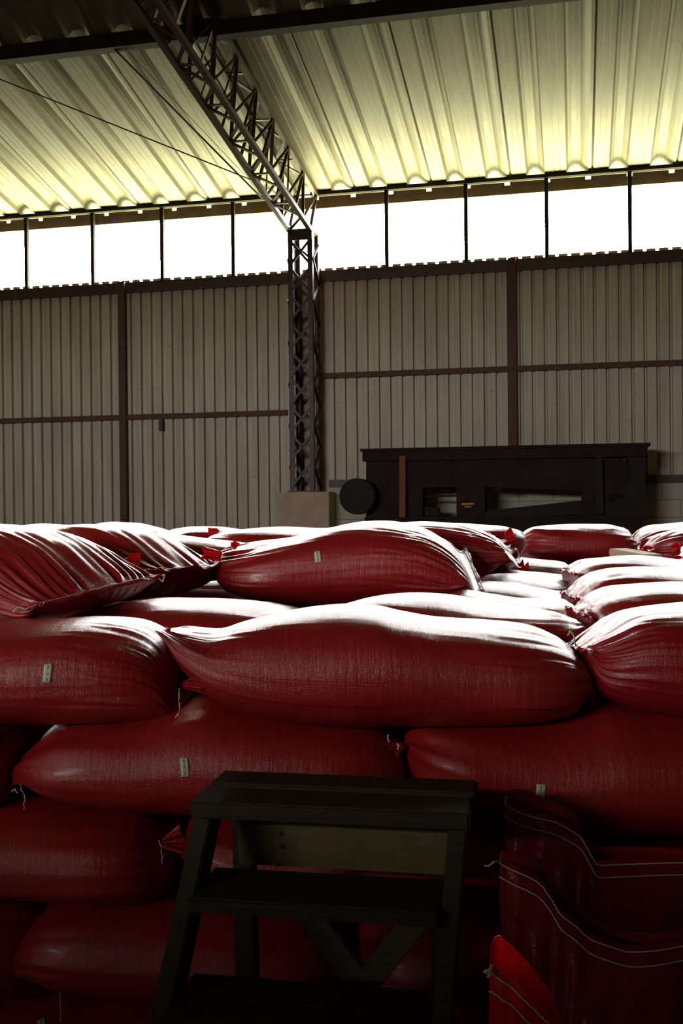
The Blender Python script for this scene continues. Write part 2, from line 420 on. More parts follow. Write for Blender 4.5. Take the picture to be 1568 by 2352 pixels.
# lattice column
zT = wall_hit(690, 528, 0.40)[1]
cx0, cx1 = wall_hit(663, 800, 0.40)[0], wall_hit(719, 800, 0.40)[0]
zP = wall_hit(690, 1130, 0.42)[1]
colm = thing('lattice_column', 'tall rusty lattice steel column standing on plaster pedestal against the wall', 'column', Wf((cx0 + cx1) / 2, 0.22, zP))
CM0, CM1 = 0.06, 0.40
for (s, m, us, um) in ((cx0, CM1, 1, 1), (cx1, CM1, -1, 1), (cx0, CM0, 1, -1), (cx1, CM0, -1, -1)):
    MB().angle(Wf(s, m, zP), Wf(s, m, zT), 0.06, 0.008, U * us, N * um).build('leg', M_STEEL, colm)
nb = 11
def lace(face, zz0, zz1, n, cross, rad=0.012):
    mb = MB()
    for i in range(n):
        za = zz0 + (zz1 - zz0) * i / n; zb = zz0 + (zz1 - zz0) * (i + 1) / n
        a0, a1 = face
        if cross or i % 2 == 0: mb.bar(Wf(*a0, za), Wf(*a1, zb), 0.03, 0.012, N)
        if cross or i % 2 == 1: mb.bar(Wf(*a1, za), Wf(*a0, zb), 0.03, 0.012, N)
    return mb
lace(((cx0 + .01, CM1), (cx1 - .01, CM1)), zP + .05, zT - .1, 9, True).build('front_lacing', M_STEEL, colm)
lace(((cx0 + .01, CM0), (cx1 - .01, CM0)), zP + .05, zT - .1, 12, False).build('rear_lacing', M_STEEL, colm)
lace(((cx0, CM0 + .01), (cx0, CM1 - .01)), zP + .05, zT - .1, 12, False).build('side_lacing', M_STEEL, colm)
lace(((cx1, CM0 + .01), (cx1, CM1 - .01)), zP + .05, zT - .1, 12, False).build('side_lacing', M_STEEL, colm)
MB().box(Wf, cx0 - .01, cx1 + .01, CM0 - .01, CM1 + .01, zT - .012, zT + .012).box(Wf, cx0, cx1, CM1 - .004, CM1 + .008, zT - .12, zT).build('cap_plate', M_STEEL, colm)
MB().box(Wf, cx0 - .03, cx1 + .03, CM0 - .03, CM1 + .02, zP - .001, zP + .012).build('base_plate', M_STEEL, colm)

# roof truss climbing from the column
TRf = roof_hit(726, 447, 0.05); TRn = roof_hit(510, 70, 0.05)
dn = TRn.y; df_ = P(712, 527, 12.35)
BRf = df_; BLf = P(664, 529, 12.45)
BRn = P(474, 172, dn); BLn = P(421, 172, dn + 0.02)
TLf = TRf + (BLf - BRf); TLn = TRn + (BLn - BRn)
KX = 2.1
def ln(a, b, t): return a + (b - a) * t
trs = thing('roof_truss', 'dark lattice roof truss rising from the steel column across the ceiling', 'truss', TRf)
for nm, a, b in (('chord', TRf, TRn), ('chord', TLf, TLn), ('chord', BRf, BRn), ('chord', BLf, BLn)):
    MB().bar(a, ln(a, b, KX), 0.055, 0.05).build('chord', M_STEEL, trs)
def tlace(a0, a1, b0, b1, n, nm, ww=0.036):
    mb = MB()
    for i in range(n):
        t0 = KX * i / n; t1 = KX * (i + 1) / n; tm = (t0 + t1) / 2
        mb.bar(ln(a0, a1, t0), ln(b0, b1, tm), ww, 0.014); mb.bar(ln(b0, b1, tm), ln(a0, a1, t1), ww, 0.014)
        mb.bar(ln(a0, a1, t0), ln(b0, b1, t0), ww, 0.014)
    mb.build(nm, M_STEEL, trs)
tlace(TRf, TRn, BRf, BRn, 12, 'side_lacing'); tlace(TLf, TLn, BLf, BLn, 12, 'side_lacing')
tlace(BLf, BLn, BRf, BRn, 10, 'bottom_lacing'); tlace(TLf, TLn, TRf, TRn, 8, 'top_lacing')
# purlin
pm = PM; zpu = roof_z(pm)
pur = MB().box(Wf, SL, SR, pm - 0.06, pm + 0.06, zpu - 0.15, zpu - 0.012).build('roof_purlin', M_PURLIN)
tag(pur, 'black steel purlin under the roof sheets across the top of the picture', 'beam')
# cables
def cable(label, a, b, r=0.008, sag=0.0):
    pts = [ln(a, b, i / 12) - Vector((0, 0, sag * 4 * (i / 12) * (1 - i / 12))) for i in range(13)]
    o = MB().tube(pts, r, 6).build('bracing_cable', M_WIRE, smooth=True)
    return tag(o, label, 'cable', 'roof bracing cables')
tt = 0.72
cable('thin cable sloping from the left edge of the roof down to the truss', P(574, 412, ln(BLf, BLn, .35).y), roof_hit(-330, 50, .08), 0.007)
cable('cable beside the truss meeting it just above the windows', P(604, 458, ln(BLf, BLn, .22).y), ln(P(604, 458, ln(BLf, BLn, .22).y), roof_hit(235, 85, .12), 1.0), 0.010)
cable('cable lying close along the left chord of the roof truss', P(560, 400, ln(BLf, BLn, .38).y - .03), roof_hit(262, 85, .12), 0.003)

# ------------------------------------------------------------------ black machine by the wall
MM = 0.95      # its front face, metres from the wall
def mh(px, py, m=MM): return wall_hit(px, py, m)
ms0, ms1 = mh(836, 1045)[0], mh(1482, 1020)[0]
mz_top = mh(1160, 1024)[1]; mz_low = mh(1160, 1186)[1]
mach = thing('sieving_machine', 'long black sieving machine with drum and steel frame against the wall', 'machine', Wf((ms0 + ms1) / 2, MM - .3, 0))
MB().box(Wf, ms0 - .04, ms1 + .05, MM - .55, MM + .03, mz_top - .03, mz_top).box(Wf, ms0 - .02, ms1 + .02, MM - .5, MM, mz_top - .14, mz_top - .03).build('top_beam', M_MACH, mach)
MB().box(Wf, ms0, ms1, MM - .5, MM, mz_low - .17, mz_low - .02).box(Wf, ms0, ms1, MM - .5, MM + .02, mz_low - .02, mz_low).build('lower_beam', M_MACH, mach)
for s in (ms0 + .04, ms1 - .04, mh(1395, 1100)[0], mh(1000, 1100)[0]):
    MB().box(Wf, s - .04, s + .04, MM - .5, MM - .42, 0, mz_low - .17).box(Wf, s - .04, s + .04, MM - .08, MM, 0, mz_low - .17).build('leg', M_MACH, mach)
def panel(name, pts, m0, m1, m, parent):
    """outline given by pixels, a plate between depths m0 and m1"""
    q = [wall_hit(px, py, MM) for px, py in pts]; n = len(q)
    v = [Wf(s, m0, z) for s, z in q] + [Wf(s, m1, z) for s, z in q]
    f = [list(range(n)), list(range(n, 2 * n))[::-1]] + [[i, (i + 1) % n, n + (i + 1) % n, n + i] for i in range(n)]
    return MB().add(v, f).build(name, m, parent)
panel('end_panel', [(838, 1050), (922, 1047), (922, 1190), (838, 1192)], MM - .45, MM - .06, M_MACH, mach)
panel('rust_post', [(917, 1048), (931, 1047), (931, 1188), (917, 1188)], MM - .05, MM + .012, M_RUST, mach)
panel('end_panel', [(1440, 1040), (1482, 1037), (1482, 1186), (1395, 1190), (1385, 1160), (1435, 1140), (1450, 1100)], MM - .45, MM - .04, M_MACH2, mach)
panel('frame_post', [(1367, 1040), (1382, 1040), (1386, 1180), (1370, 1180)], MM - .06, MM + .01, M_MACH2, mach)
panel('hopper', [(930, 1046), (1150, 1040), (1350, 1052), (1440, 1058), (1452, 1100), (1440, 1140), (1330, 1127), (1110, 1118), (932, 1120)], MM - .40, MM - .06, M_MACH, mach)
panel('support_block', [(935, 1118), (968, 1116), (968, 1186), (935, 1188)], MM - .40, MM - .08, M_MACH, mach)
panel('support_block', [(1046, 1116), (1112, 1114), (1112, 1184), (1046, 1186)], MM - .40, MM - .08, M_MACH, mach)
panel('support_block', [(1335, 1120), (1400, 1124), (1400, 1184), (1335, 1184)], MM - .40, MM - .08, M_MACH, mach)
panel('chute', [(1090, 1176), (1345, 1148), (1345, 1182), (1090, 1190)], MM - .36, MM - .10, M_MACH2, mach)
panel('cross_rod', [(965, 1138), (1050, 1136), (1050, 1141), (965, 1142)], MM - .2, MM - .17, M_MACH, mach)
panel('bolt_block', [(1128, 1110), (1152, 1110), (1150, 1126), (1132, 1127)], MM - .2, MM - .1, M_MACH, mach)
panel('bracket', [(952, 1186), (955, 1170), (975, 1164), (1003, 1168), (1006, 1186)], MM - .25, MM - .15, M_MACH2, mach)
panel('plate_lettering', [(1058, 1156), (1086, 1155), (1086, 1159), (1058, 1160)], MM - .081, MM - .076, M_ORANGE, mach)
panel('plate_lettering', [(1065, 1163), (1080, 1162), (1080, 1165), (1065, 1166)], MM - .081, MM - .076, M_ORANGE, mach)
panel('loose_bar', [(836, 1034), (946, 1030), (946, 1034), (836, 1038)], MM - .3, MM - .2, M_RUST, mach)
sd, zd = wall_hit(819, 1140, MM + .15)
rd = wall_hit(860, 1140, MM + .15)[0] - sd
def disc(name, m0, m1, r, mt, inner=0.0):
    n = 48; v = []
    for mm, rr in ((m0, r), (m1 - .012, r), (m1, r - .012)):
        for i in range(n):
            a = 2 * math.pi * i / n; v.append(Wf(sd + rr * math.cos(a), mm, zd + rr * math.sin(a)))
    f = [list(range(n))[::-1], list(range(2 * n, 3 * n))]
    for k in range(2):
        f += [[k * n + i, k * n + (i + 1) % n, (k + 1) * n + (i + 1) % n, (k + 1) * n + i] for i in range(n)]
    return MB().add(v, f).build(name, mt, mach)
disc('pulley_wheel', MM + .05, MM + .15, rd, M_MACH2)
MB().tube([Wf(sd, MM + .06, zd), Wf(sd, MM - .3, zd)], 0.06, 16).build('axle', M_MACH, mach, True)
MB().bar(Wf(sd, MM - .2, zd), Wf(ms0 + .05, MM - .2, zd - .1), 0.1, 0.1).build('axle_arm', M_MACH, mach)

# ------------------------------------------------------------------ sacks
def rnd_waves(rng, n, fx, fa, amp):
    return [(rng.uniform(-1, 1) * fx, rng.choice([-1, 1]) * rng.uniform(.3, 1) * fa, rng.uniform(0, 6.283), amp * rng.uniform(.4, 1)) for _ in range(n)]
class Sack:
    pass
def sack_body(xs, zt, zb, W, yc, seed, left, right, nx=140, nph=88, lump=0.007, wr=0.006, flat=0.72, mid=0.9, plain=False):
    """loft along x. left/right: dict(ws=seam half width share, e=length of the rounding, tilt=seam slope, wr=wrinkle size, tw=height where the wrinkles fade)"""
    rng = random.Random(seed)
    L = xs[-1] - xs[0]
    k = np.linspace(0, 1, nx); t = 0.5 - 0.5 * np.cos(math.pi * k); t = 0.55 * t + 0.45 * k
    X = xs[0] + L * t
    ZT = pchip(xs, zt, X); ZB = pchip(xs, zb, X)
    ZT = np.maximum(ZT, ZB + 0.004)
    zc = (ZT + ZB) / 2; h = (ZT - ZB) / 2
    sl = (X - X[0]); sr = (X[-1] - X)
    def wfun(s, e):
        q = np.clip(s / e['e'], 0, 1); f = np.sqrt(np.clip(1 - (1 - q) ** 2.3, 0, 1))
        return e['ws'] + (1 - e['ws']) * f
    wd = W * np.minimum(wfun(sl, left), wfun(sr, right))
    bow = rng.uniform(-.015, .015) * np.sin(math.pi * t) 
    ph = np.linspace(0, 2 * math.pi, nph, endpoint=False)
    c, s = np.cos(ph), np.sin(ph)
    pw = np.where(s >= 0, mid, flat)
    cy = np.sign(c) * np.abs(c) ** 0.85; sz = np.sign(s) * np.abs(s) ** pw
    Y = wd[:, None] * cy[None, :] + bow[:, None]; Z = zc[:, None] + h[:, None] * sz[None, :]
    for e, q in ((left, sl), (right, sr)):
        b = np.clip(1 - q / (e['e'] * 1.3), 0, 1) ** 1.5
        Z = Z + e.get('tilt', 0.0) * Y * b[:, None]
    if plain:
        return np.stack([np.broadcast_to(X[:, None], Y.shape), Y + yc, Z], -1).reshape(-1, 3), None, None, nx, nph
    # lumps and folds
    D = np.zeros_like(Y); XX = X[:, None]; PH = ph[None, :]
    for fx, k_, p, a in [(rng.uniform(3, 14), rng.choice([1, 2, 3]), rng.uniform(0, 6.28), rng.uniform(.3, 1)) for _ in range(9)]:
        D += lump * 0.5 * a * np.sin(fx * XX + k_ * PH + p)
    for e, q in ((left, sl), (right, sr)):
        A = e.get('wr', wr); fall = np.exp(-q / (e.get('reach', 0.30 * e['e'] + 0.05)))
        Wv = np.zeros_like(Y); sm = 0
        hi = nph > 150
        for _ in range(14 if hi else 7):
            kk = rng.randint(11, 68) if hi else rng.randint(9, 34); a = rng.uniform(.4, 1) * ((26.0 if hi else 12.0) / (kk + (20 if hi else 6))); sm += a
            Wv += a * np.sin(kk * PH + rng.uniform(-8, 8) * q[:, None] * 3 + rng.uniform(0, 6.28))
        Wv = Wv / sm * 2; Wv = np.sign(Wv) * np.abs(Wv) ** 0.8
        D += A * fall[:, None] * Wv
    D *= np.clip(h / 0.025, 0.0, 1)[:, None]
    ny = c[None, :] / np.maximum(wd, .03)[:, None]; nz = s[None, :] / np.maximum(h, .02)[:, None]
    nl = np.sqrt(ny**2 + nz**2); ny /= nl; nz /= nl
    low = np.where(s < -0.3, 0.35, 1.0)[None, :]
    Y = Y + D * ny * low; Z = Z + D * nz * low
    verts = np.stack([np.broadcast_to(XX, Y.shape), Y + yc, Z], -1).reshape(-1, 3)
    per = np.cumsum(np.concatenate([[0], np.hypot(np.diff(np.cos(ph) * W), np.diff(np.sin(ph) * .13))]))
    uv = np.stack([np.broadcast_to(XX, Y.shape), np.broadcast_to(per[None, :], Y.shape)], -1).reshape(-1, 2) + rng.uniform(0, 5)
    faces = []
    for i in range(nx - 1):
        for j in range(nph):
            q = (j + 1) % nph
            faces.append([i * nph + j, (i + 1) * nph + j, (i + 1) * nph + q, i * nph + q])
    faces.append(list(range(nph))); faces.append([(nx - 1) * nph + j for j in range(nph)][::-1])
    return verts, faces, uv, nx, nph

def xform(v, piv, yaw):
    """turn points about the vertical through piv"""
    if not yaw: return v
    c, s = math.cos(yaw), math.sin(yaw); q = v.copy()
    dx, dy = v[:, 0] - piv[0], v[:, 1] - piv[1]
    q[:, 0] = piv[0] + c * dx - s * dy; q[:, 1] = piv[1] + s * dx + c * dy
    return q

def band(name, ring, out, width, m, parent, seed, thick=0.003, ruffle=0.006):
    """hem strip sewn along an end seam; ring = points across the seam"""
    rng = random.Random(seed); pts = ring; n = len(pts); V = []
    out = Vector(out).normalized()
    ph = [rng.uniform(0, 6.28) for _ in range(3)]
    for i, p in enumerate(pts):
        t = i / (n - 1)
        rf = ruffle * (math.sin(t * 23 + ph[0]) + .6 * math.sin(t * 51 + ph[1]) + .5 * math.sin(t * 11 + ph[2]))
        wv = width * (1 + .25 * math.sin(t * 17 + ph[2]))
        for k, (o_, zf) in enumerate(((-.006, 0), (.5 * wv, .4), (wv, 1))):
            q = Vector(p) + out * o_ + Vector((0, 0, rf * zf))
            V += [q + Vector((0, 0, thick)), q - Vector((0, 0, thick))]
    Fc = []
    for i in range(n - 1):
        a = i * 6; b = a + 6
        for k in (0, 2):
            Fc += [[a + k, a + k + 2, b + k + 2, b + k], [a + k + 1, b + k + 1, b + k + 3, a + k + 3]]
        Fc.append([a + 4, a + 5, b + 5, b + 4]); Fc.append([a + 1, a, b, b + 1])
    for i in (0, n - 1):
        a = i * 6; Fc += [[a, a + 2, a + 3, a + 1], [a + 2, a + 4, a + 5, a + 3]]
    return link_mesh(name, V, Fc, m, parent, True)

def flap(name, base, d, across, ln_, w0, w1, m, parent, seed, pleat=0.012, curl=0.0, thick=0.0016):
    """crumpled tongue of cloth fanning out of a tied end"""
    rng = random.Random(seed); base = Vector(base); d = Vector(d).normalized(); a = Vector(across); a = (a - d * a.dot(d)).normalized()
    nrm = d.cross(a); nu, nv = 25, 13; V = []
    k1, k2 = rng.uniform(2.2, 3.4), rng.uniform(4, 6.5); p1, p2 = rng.uniform(0, 6), rng.uniform(0, 6)
    for side in (1, -1):
        for j in range(nv):
            v = j / (nv - 1)
            for i in range(nu):
                u = i / (nu - 1) * 2 - 1
                lenf = ln_ * (1 - .22 * abs(math.sin(u * 2.1 + p1)) * v)
                wv = w0 + (w1 - w0) * v ** 0.8
                off = pleat * (0.35 + v) * (math.sin(k1 * u * 2 + p1) + .5 * math.sin(k2 * u * 2 + p2 + 2 * v)) + curl * v * v
                V.append(base + d * (lenf * v) + a * (u * wv * .5) + nrm * (off + side * thick * .5))
    Fc = []; o2 = nu * nv
    for j in range(nv - 1):
        for i in range(nu - 1):
            q = j * nu + i
            Fc.append([q, q + 1, q + nu + 1, q + nu]); Fc.append([o2 + q, o2 + q + nu, o2 + q + nu + 1, o2 + q + 1])
    bd = [i for i in range(nu)] + [j * nu + nu - 1 for j in range(1, nv)] + [(nv - 1) * nu + i for i in range(nu - 2, -1, -1)] + [j * nu for j in range(nv - 2, 0, -1)]
    for i in range(len(bd)):
        x, y = bd[i], bd[(i + 1) % len(bd)]
        Fc.append([y, x, o2 + x, o2 + y])
    return link_mesh(name, V, Fc, m, parent, True)

def string(name, pts, r, parent, seed, wig=0.003):
    rng = random.Random(seed); out = []
    pts = [Vector(p) for p in pts]; n = 10
    for i in range(len(pts) - 1):
        for k in range(n):
            out.append(ln(pts[i], pts[i + 1], k / n) + Vector((rng.uniform(-1, 1), rng.uniform(-1, 1), rng.uniform(-.4, .4))) * wig)
    out.append(pts[-1])
    sm = [out[0]] + [(out[i - 1] + out[i] * 2 + out[i + 1]) / 4 for i in range(1, len(out) - 1)] + [out[-1]]
    return MB().tube(sm, r, 6).build(name, M_THREAD, parent, True)

E0 = dict(ws=0.35, e=0.22, tilt=0.0, wr=0.006)
ALL = {}
def sack(key, label, top, bot, d, W=0.25, yaw=0.0, left=None, right=None, seed=1, fine=True, m=None, group=None, db=None, lump=0.007, px=True, flat=0.72, mid=0.9, buried=False):
    """top, bot: outline in the picture, read at the sack's own distance d (px=True) or in metres along its axis (px=False)"""
    l = dict(E0); l.update(left or {}); r = dict(E0); r.update(right or {})
    if px:
        tp = [P(x, y, d - .55 * W if buried else d) for x, y in top]
        bp_ = [P(x, y, db if db else d - 0.45 * W) for x, y in bot]
        xs = [P(x, y, d).x for x, y in top]; zt = [p.z for p in tp]
        bx = [p.x for p in bp_]
        bx = [xs[0] + (x - bx[0]) / (bx[-1] - bx[0]) * (xs[-1] - xs[0]) for x in bx]
        bz = [p.z for p in bp_]
        allx = sorted(set([round(v, 4) for v in xs + bx]))
        allx = np.array([v for i, v in enumerate(allx) if i == 0 or v - allx[i - 1] > 1e-3]); allx[0] = xs[0]; allx[-1] = xs[-1]
        Zt = pchip(xs, zt, allx); Zb = pchip(bx, bz, allx); yc = d
        piv = ((xs[0] + xs[-1]) / 2, d)
    else:
        xs = [q[0] for q in top]; allx = np.linspace(xs[0], xs[-1], 40)
        Zt = pchip(xs, [q[1] for q in top], allx); Zb = pchip([q[0] for q in bot], [q[1] for q in bot], allx)
        piv = d; yc = d[1]; allx = allx + d[0]
    nx, nph = (170, 220) if fine == 'hi' else (150, 96) if fine else (70, 48)
    if px:
        tx = [q[0] for q in top]; ty = [q[1] for q in top]; bx_ = [q[0] for q in bot]; by_ = [q[1] for q in bot]
        for it in range(4):
            vv = sack_body(allx, Zt, Zb, W, yc, seed, l, r, 60, 40, 0.0, flat=flat, mid=mid, plain=True)[0]
            vv = xform(vv, piv, yaw).reshape(60, 40, 3)
            rel = vv - np.array([0, 0, CAMZ]); dpt = rel @ np.array(_f)
            QX = 784 + F * (rel @ np.array(_r)) / dpt; QY = 1176 - F * (rel @ np.array(_u)) / dpt
            it_, ib_ = QY.argmin(1), QY.argmax(1); ar = np.arange(60)
            et = pchip(tx, ty, np.clip(QX[ar, it_], tx[0], tx[-1])) - QY[ar, it_]
            eb = pchip(bx_, by_, np.clip(QX[ar, ib_], bx_[0], bx_[-1])) - QY[ar, ib_]
            sx_ = vv[:, :, 0].mean(1); u_ = (sx_ - sx_[0]) / (sx_[-1] - sx_[0]); u_ = np.maximum.accumulate(u_)
            wgt = np.clip(np.minimum(u_, 1 - u_) / .06, 0, 1) * 0.9
            ua = (allx - allx[0]) / (allx[-1] - allx[0])
            if not buried: Zt = Zt - np.interp(ua, u_, et * wgt) * d / F
            Zb = Zb - np.interp(ua, u_, eb * wgt) * (d - .5 * W) / F
            Zb = np.minimum(Zb, Zt - .004)
    v, f, uv, nx, nph = sack_body(allx, Zt, Zb, W, yc, seed, l, r, nx, nph, lump, flat=flat, mid=mid)
    v = xform(v, piv, yaw)
    root = thing('filled_sack', label, 'sack', ((v[:, 0].min() + v[:, 0].max()) / 2, (v[:, 1].min() + v[:, 1].max()) / 2, float(v[:, 2].min())), group or 'stacked red sacks')
    body = link_mesh('sack_body', v, f, m or M_SACK, root, True, uv)
    S = Sack(); S.root = root; S.v = v; S.nx = nx; S.nph = nph; S.body = body; S.faces = f
    S.axis = Vector((math.cos(yaw), math.sin(yaw), 0))
    ALL[key] = S
    return S
def end_ring(S, end, n=None):
    """points across the end seam, near side to far side"""
    i = 0 if end == 'l' else S.nx - 1
    ring = S.v[i * S.nph:(i + 1) * S.nph]; h = S.nph // 2
    a = ring[:h + 1]; b = np.concatenate([ring[:1], ring[h:][::-1]])[:h + 1]
    pts = [Vector(a[k]) * .5 + Vector(b[k]) * .5 for k in range(h + 1)]
    return pts[::-1]
def seam(S, end, width=0.016, thread=True, m=None, seed=5, ruffle=0.004):
    pts = end_ring(S, end); out = S.axis * (1 if end == 'r' else -1)
    band('end_seam', pts, out, width, m or M_THIN, S.root, seed, ruffle=ruffle)
    if thread:
        q = [p + out * (width * .45) + Vector((0, 0, 0.0045)) for p in pts]
        string('seam_thread', q[::max(1, len(q) // 14)], 0.0011, S.root, seed, 0.0012)
def surf(S, px, py, off=0.0):
    """where the line of sight meets the sack"""
    if not hasattr(S, 'bvh'):
        S.bvh = BVHTree.FromPolygons([tuple(q) for q in S.v], [q for q in S.faces if len(q) == 4])
    v = ray(px, py).normalized(); h = S.bvh.ray_cast(CP, v)
    if h[0] is None: return None
    n = h[1] if h[1].dot(v) < 0 else -h[1]
    return h[0] + n * off
def paper(S, quad, text, flip=False, crease=False):
    """quad: picture corners tl, tr, br, bl of the glued label; text runs along its long side"""
    tl, tr, br, bl = [Vector((*q, 0)) for q in quad]
    def at(u, v, off):
        a = tl.lerp(tr, u); b = bl.lerp(br, u); q = a.lerp(b, v); return surf(S, q.x, q.y, off)
    nu, nv = 5, 9; V = []
    for j in range(nv):
        for i in range(nu):
            for off in (0.0022, 0.0008):
                p = at(i / (nu - 1), j / (nv - 1), off)
                if p is None: return
                V.append(p)
    Fc = []
    for j in range(nv - 1):
        for i in range(nu - 1):
            a = (j * nu + i) * 2; b = a + 2; c = b + 2 * nu; d_ = a + 2 * nu
            Fc += [[a, b, c, d_], [a + 1, d_ + 1, c + 1, b + 1]]
    bd = [i for i in range(nu)] + [j * nu + nu - 1 for j in range(1, nv)] + [(nv - 1) * nu + i for i in range(nu - 2, -1, -1)] + [j * nu for j in range(nv - 2, 0, -1)]
    for i in range(len(bd)):
        x, y = 2 * bd[i], 2 * bd[(i + 1) % len(bd)]; Fc.append([x, x + 1, y + 1, y])
    lab = link_mesh('paper_label', V, Fc, M_PAPER, S.root, True); lab['label'] = 'small off white paper label'
    cu = bpy.data.curves.new('print', 'FONT'); cu.body = text; cu.align_x = 'CENTER'; cu.align_y = 'CENTER'; cu.resolution_u = 3
    to = bpy.data.objects.new('print', cu); COL.objects.link(to)
    dg = bpy.context.evaluated_depsgraph_get(); me = bpy.data.meshes.new_from_object(to.evaluated_get(dg))
    vs = [q.co.copy() for q in me.vertices]; fs = [list(q.vertices) for q in me.polygons]
    bpy.data.objects.remove(to); bpy.data.meshes.remove(me)
    xm = max(abs(q.x) for q in vs); V = []
    for q in vs:
        a = q.x / xm * 0.42
        b = q.y / xm * 0.42 * ((tl - bl).length / (tl - tr).length)
        u, v = (0.5 + b, 0.5 - a) if not flip else (0.5 - b, 0.5 + a)
        # reading upwards: the tops of the letters face left
        if not flip: u = 0.5 - b
        else: u = 0.5 + b
        V.append(at(min(max(u, .02), .98), min(max(v, .02), .98), 0.0030))
    pr = link_mesh('label_print', V, fs, M_INK, S.root)
    pr.parent = lab; pr.matrix_parent_inverse = Matrix.Identity(4)

ZBOT = 1.07
def low(x0, x1, d, W, z0=ZBOT, e=0.13):
    """flat underside of a sack resting on the layer below, as picture points"""
    dd = d - .45 * W
    def py(px, z): return 1176 - F * 0 + 0  # placeholder, replaced below
    y = lambda px, z: pix(px, z, dd)
    w_ = x1 - x0
    return [(x0, None)] + [(x0 + w_ * a, y(x0 + w_ * a, z0 + q)) for a, q in ((.04, .07), (.1, .02), (.2, 0), (.5, 0), (.8, 0), (.9, .02), (.96, .07))] + [(x1, None)]
def pix(px, z, d):
    lo, hi = 0.0, 4000.0
    for _ in range(40):
        md = (lo + hi) / 2
        if P(px, md, d).z > z: lo = md
        else: hi = md
    return md
def topsack(key, label, top, d, W=0.25, z0=ZBOT, **k):
    b = low(top[0][0], top[-1][0], d, W, z0)
    dd = d - .45 * W
    za = P(*top[0], d).z - .006; zb_ = P(*top[-1], d).z - .006
    b[0] = (top[0][0], pix(top[0][0], za, dd)); b[-1] = (top[-1][0], pix(top[-1][0], zb_, dd))
    return sack(key, label, top, b, d, W, **k)

# --- front face of the stack, top layer
G1 = 'sacks along the front of the stack'
S = sack('M', 'plump red sack at centre front of the top layer with a pointed left corner',
  [(385, 1444), (430, 1437), (500, 1437), (560, 1421), (640, 1402), (720, 1391), (800, 1387), (860, 1390), (920, 1403), (1000, 1417), (1100, 1424), (1180, 1432), (1240, 1447), (1290, 1478), (1320, 1525), (1335, 1570), (1345, 1590)],
  [(385, 1447), (410, 1505), (440, 1552), (490, 1602), (560, 1636), (650, 1656), (760, 1669), (850, 1674), (950, 1669), (1100, 1667), (1220, 1661), (1280, 1651), (1312, 1640), (1336, 1612), (1345, 1594)],
  2.56, 0.25, left=dict(ws=.75, e=.30, tilt=-.12, wr=.004), right=dict(ws=.25, e=.24, wr=.007), fine='hi', seed=11, group=G1)
flap('end_flap', P(1342, 1590, 2.50), (1, -.25, -.28), (0.1, .5, 1), .052, .018, .056, M_THIN, S.root, 3, .006)
string('tie_string', [P(1366, 1576, 2.44), P(1362, 1592, 2.44), P(1359, 1616, 2.44)], .0013, S.root, 4)
flap('corner_ear', P(392, 1446, 2.33), (-1, -.1, .2), (0, .3, 1), .012, .02, .012, M_THIN, S.root, 8, .003)
string('tie_string', [P(386, 1443, 2.32), P(381, 1440, 2.32), P(384, 1447, 2.32)], .0015, S.root, 9, .002)
S = sack('L1', 'red sack with upright white label below the front left sack of the top pile',
  [(-260, 1560), (-225, 1490), (-120, 1445), (0, 1428), (120, 1419), (200, 1417), (300, 1425), (350, 1436), (395, 1470), (422, 1530), (438, 1570), (446, 1584)],
  [(-260, 1568), (-220, 1640), (-100, 1659), (50, 1664), (200, 1664), (320, 1661), (380, 1654), (415, 1634), (438, 1606), (446, 1590)],
  2.63, 0.26, left=dict(ws=.3), right=dict(ws=.35, e=.24, wr=.008), fine='hi', seed=21, group=G1)
flap('end_flap', P(420, 1573, 2.37), (1, -.15, .02), (0, .3, 1), .062, .012, .045, M_THIN, S.root, 31, .008)
string('tie_string', [P(413, 1580, 2.35), P(411, 1610, 2.345), P(412, 1635, 2.345), P(402, 1650, 2.35)], .0013, S.root, 32, .003)
paper(S, [(102, 1526), (121, 1525), (116, 1567), (98, 1567)], '30L - PP - 50', flip=True)
S = sack('R1', 'large deep red sack at the right end of the top front row',
  [(1318, 1486), (1336, 1464), (1368, 1438), (1420, 1402), (1480, 1389), (1568, 1383), (1700, 1379), (1900, 1382), (2090, 1420), (2180, 1500)],
  [(1318, 1494), (1330, 1535), (1348, 1577), (1390, 1606), (1450, 1626), (1520, 1641), (1600, 1649), (1800, 1651), (2000, 1641), (2130, 1600), (2180, 1510)],
  2.58, 0.26, left=dict(ws=.5, e=.24, tilt=-.1, wr=.008, reach=.11), right=dict(ws=.3), fine='hi', seed=33, m=M_SACK2, group=G1)
seam(S, 'l', .012, False, seed=12)
string('tie_string', [P(1322, 1482, 2.40), P(1316, 1458, 2.40), P(1308, 1449, 2.40), P(1304, 1460, 2.40)], .002, S.root, 40, .002)
# second layer
S = sack('S1', 'red sack with small white label above and left of the wooden ladder',
  [(60, 1792), (76, 1752), (110, 1712), (160, 1680), (210, 1664), (350, 1652), (480, 1622), (560, 1634), (700, 1656), (800, 1670), (870, 1688), (912, 1722), (930, 1770)],
  [(60, 1798), (90, 1824), (140, 1844), (250, 1860), (400, 1869), (520, 1875), (700, 1880), (850, 1870), (900, 1850), (924, 1812), (930, 1780)],
  2.58, 0.27, left=dict(ws=.3, wr=.010, e=.26), right=dict(ws=.35), seed=41, buried=True, group=G1)
flap('end_flap', P(70, 1778, 2.45), (-1, -.2, -.5), (0, .4, 1), .025, .02, .035, M_THIN, S.root, 43, .005)
string('tie_string', [P(46, 1786, 2.40), P(50, 1812, 2.40), P(58, 1838, 2.40), P(54, 1858, 2.40)], .0014, S.root, 44, .004)
paper(S, [(413, 1742), (432, 1741), (435, 1783), (417, 1784)], '30L-SN-48')
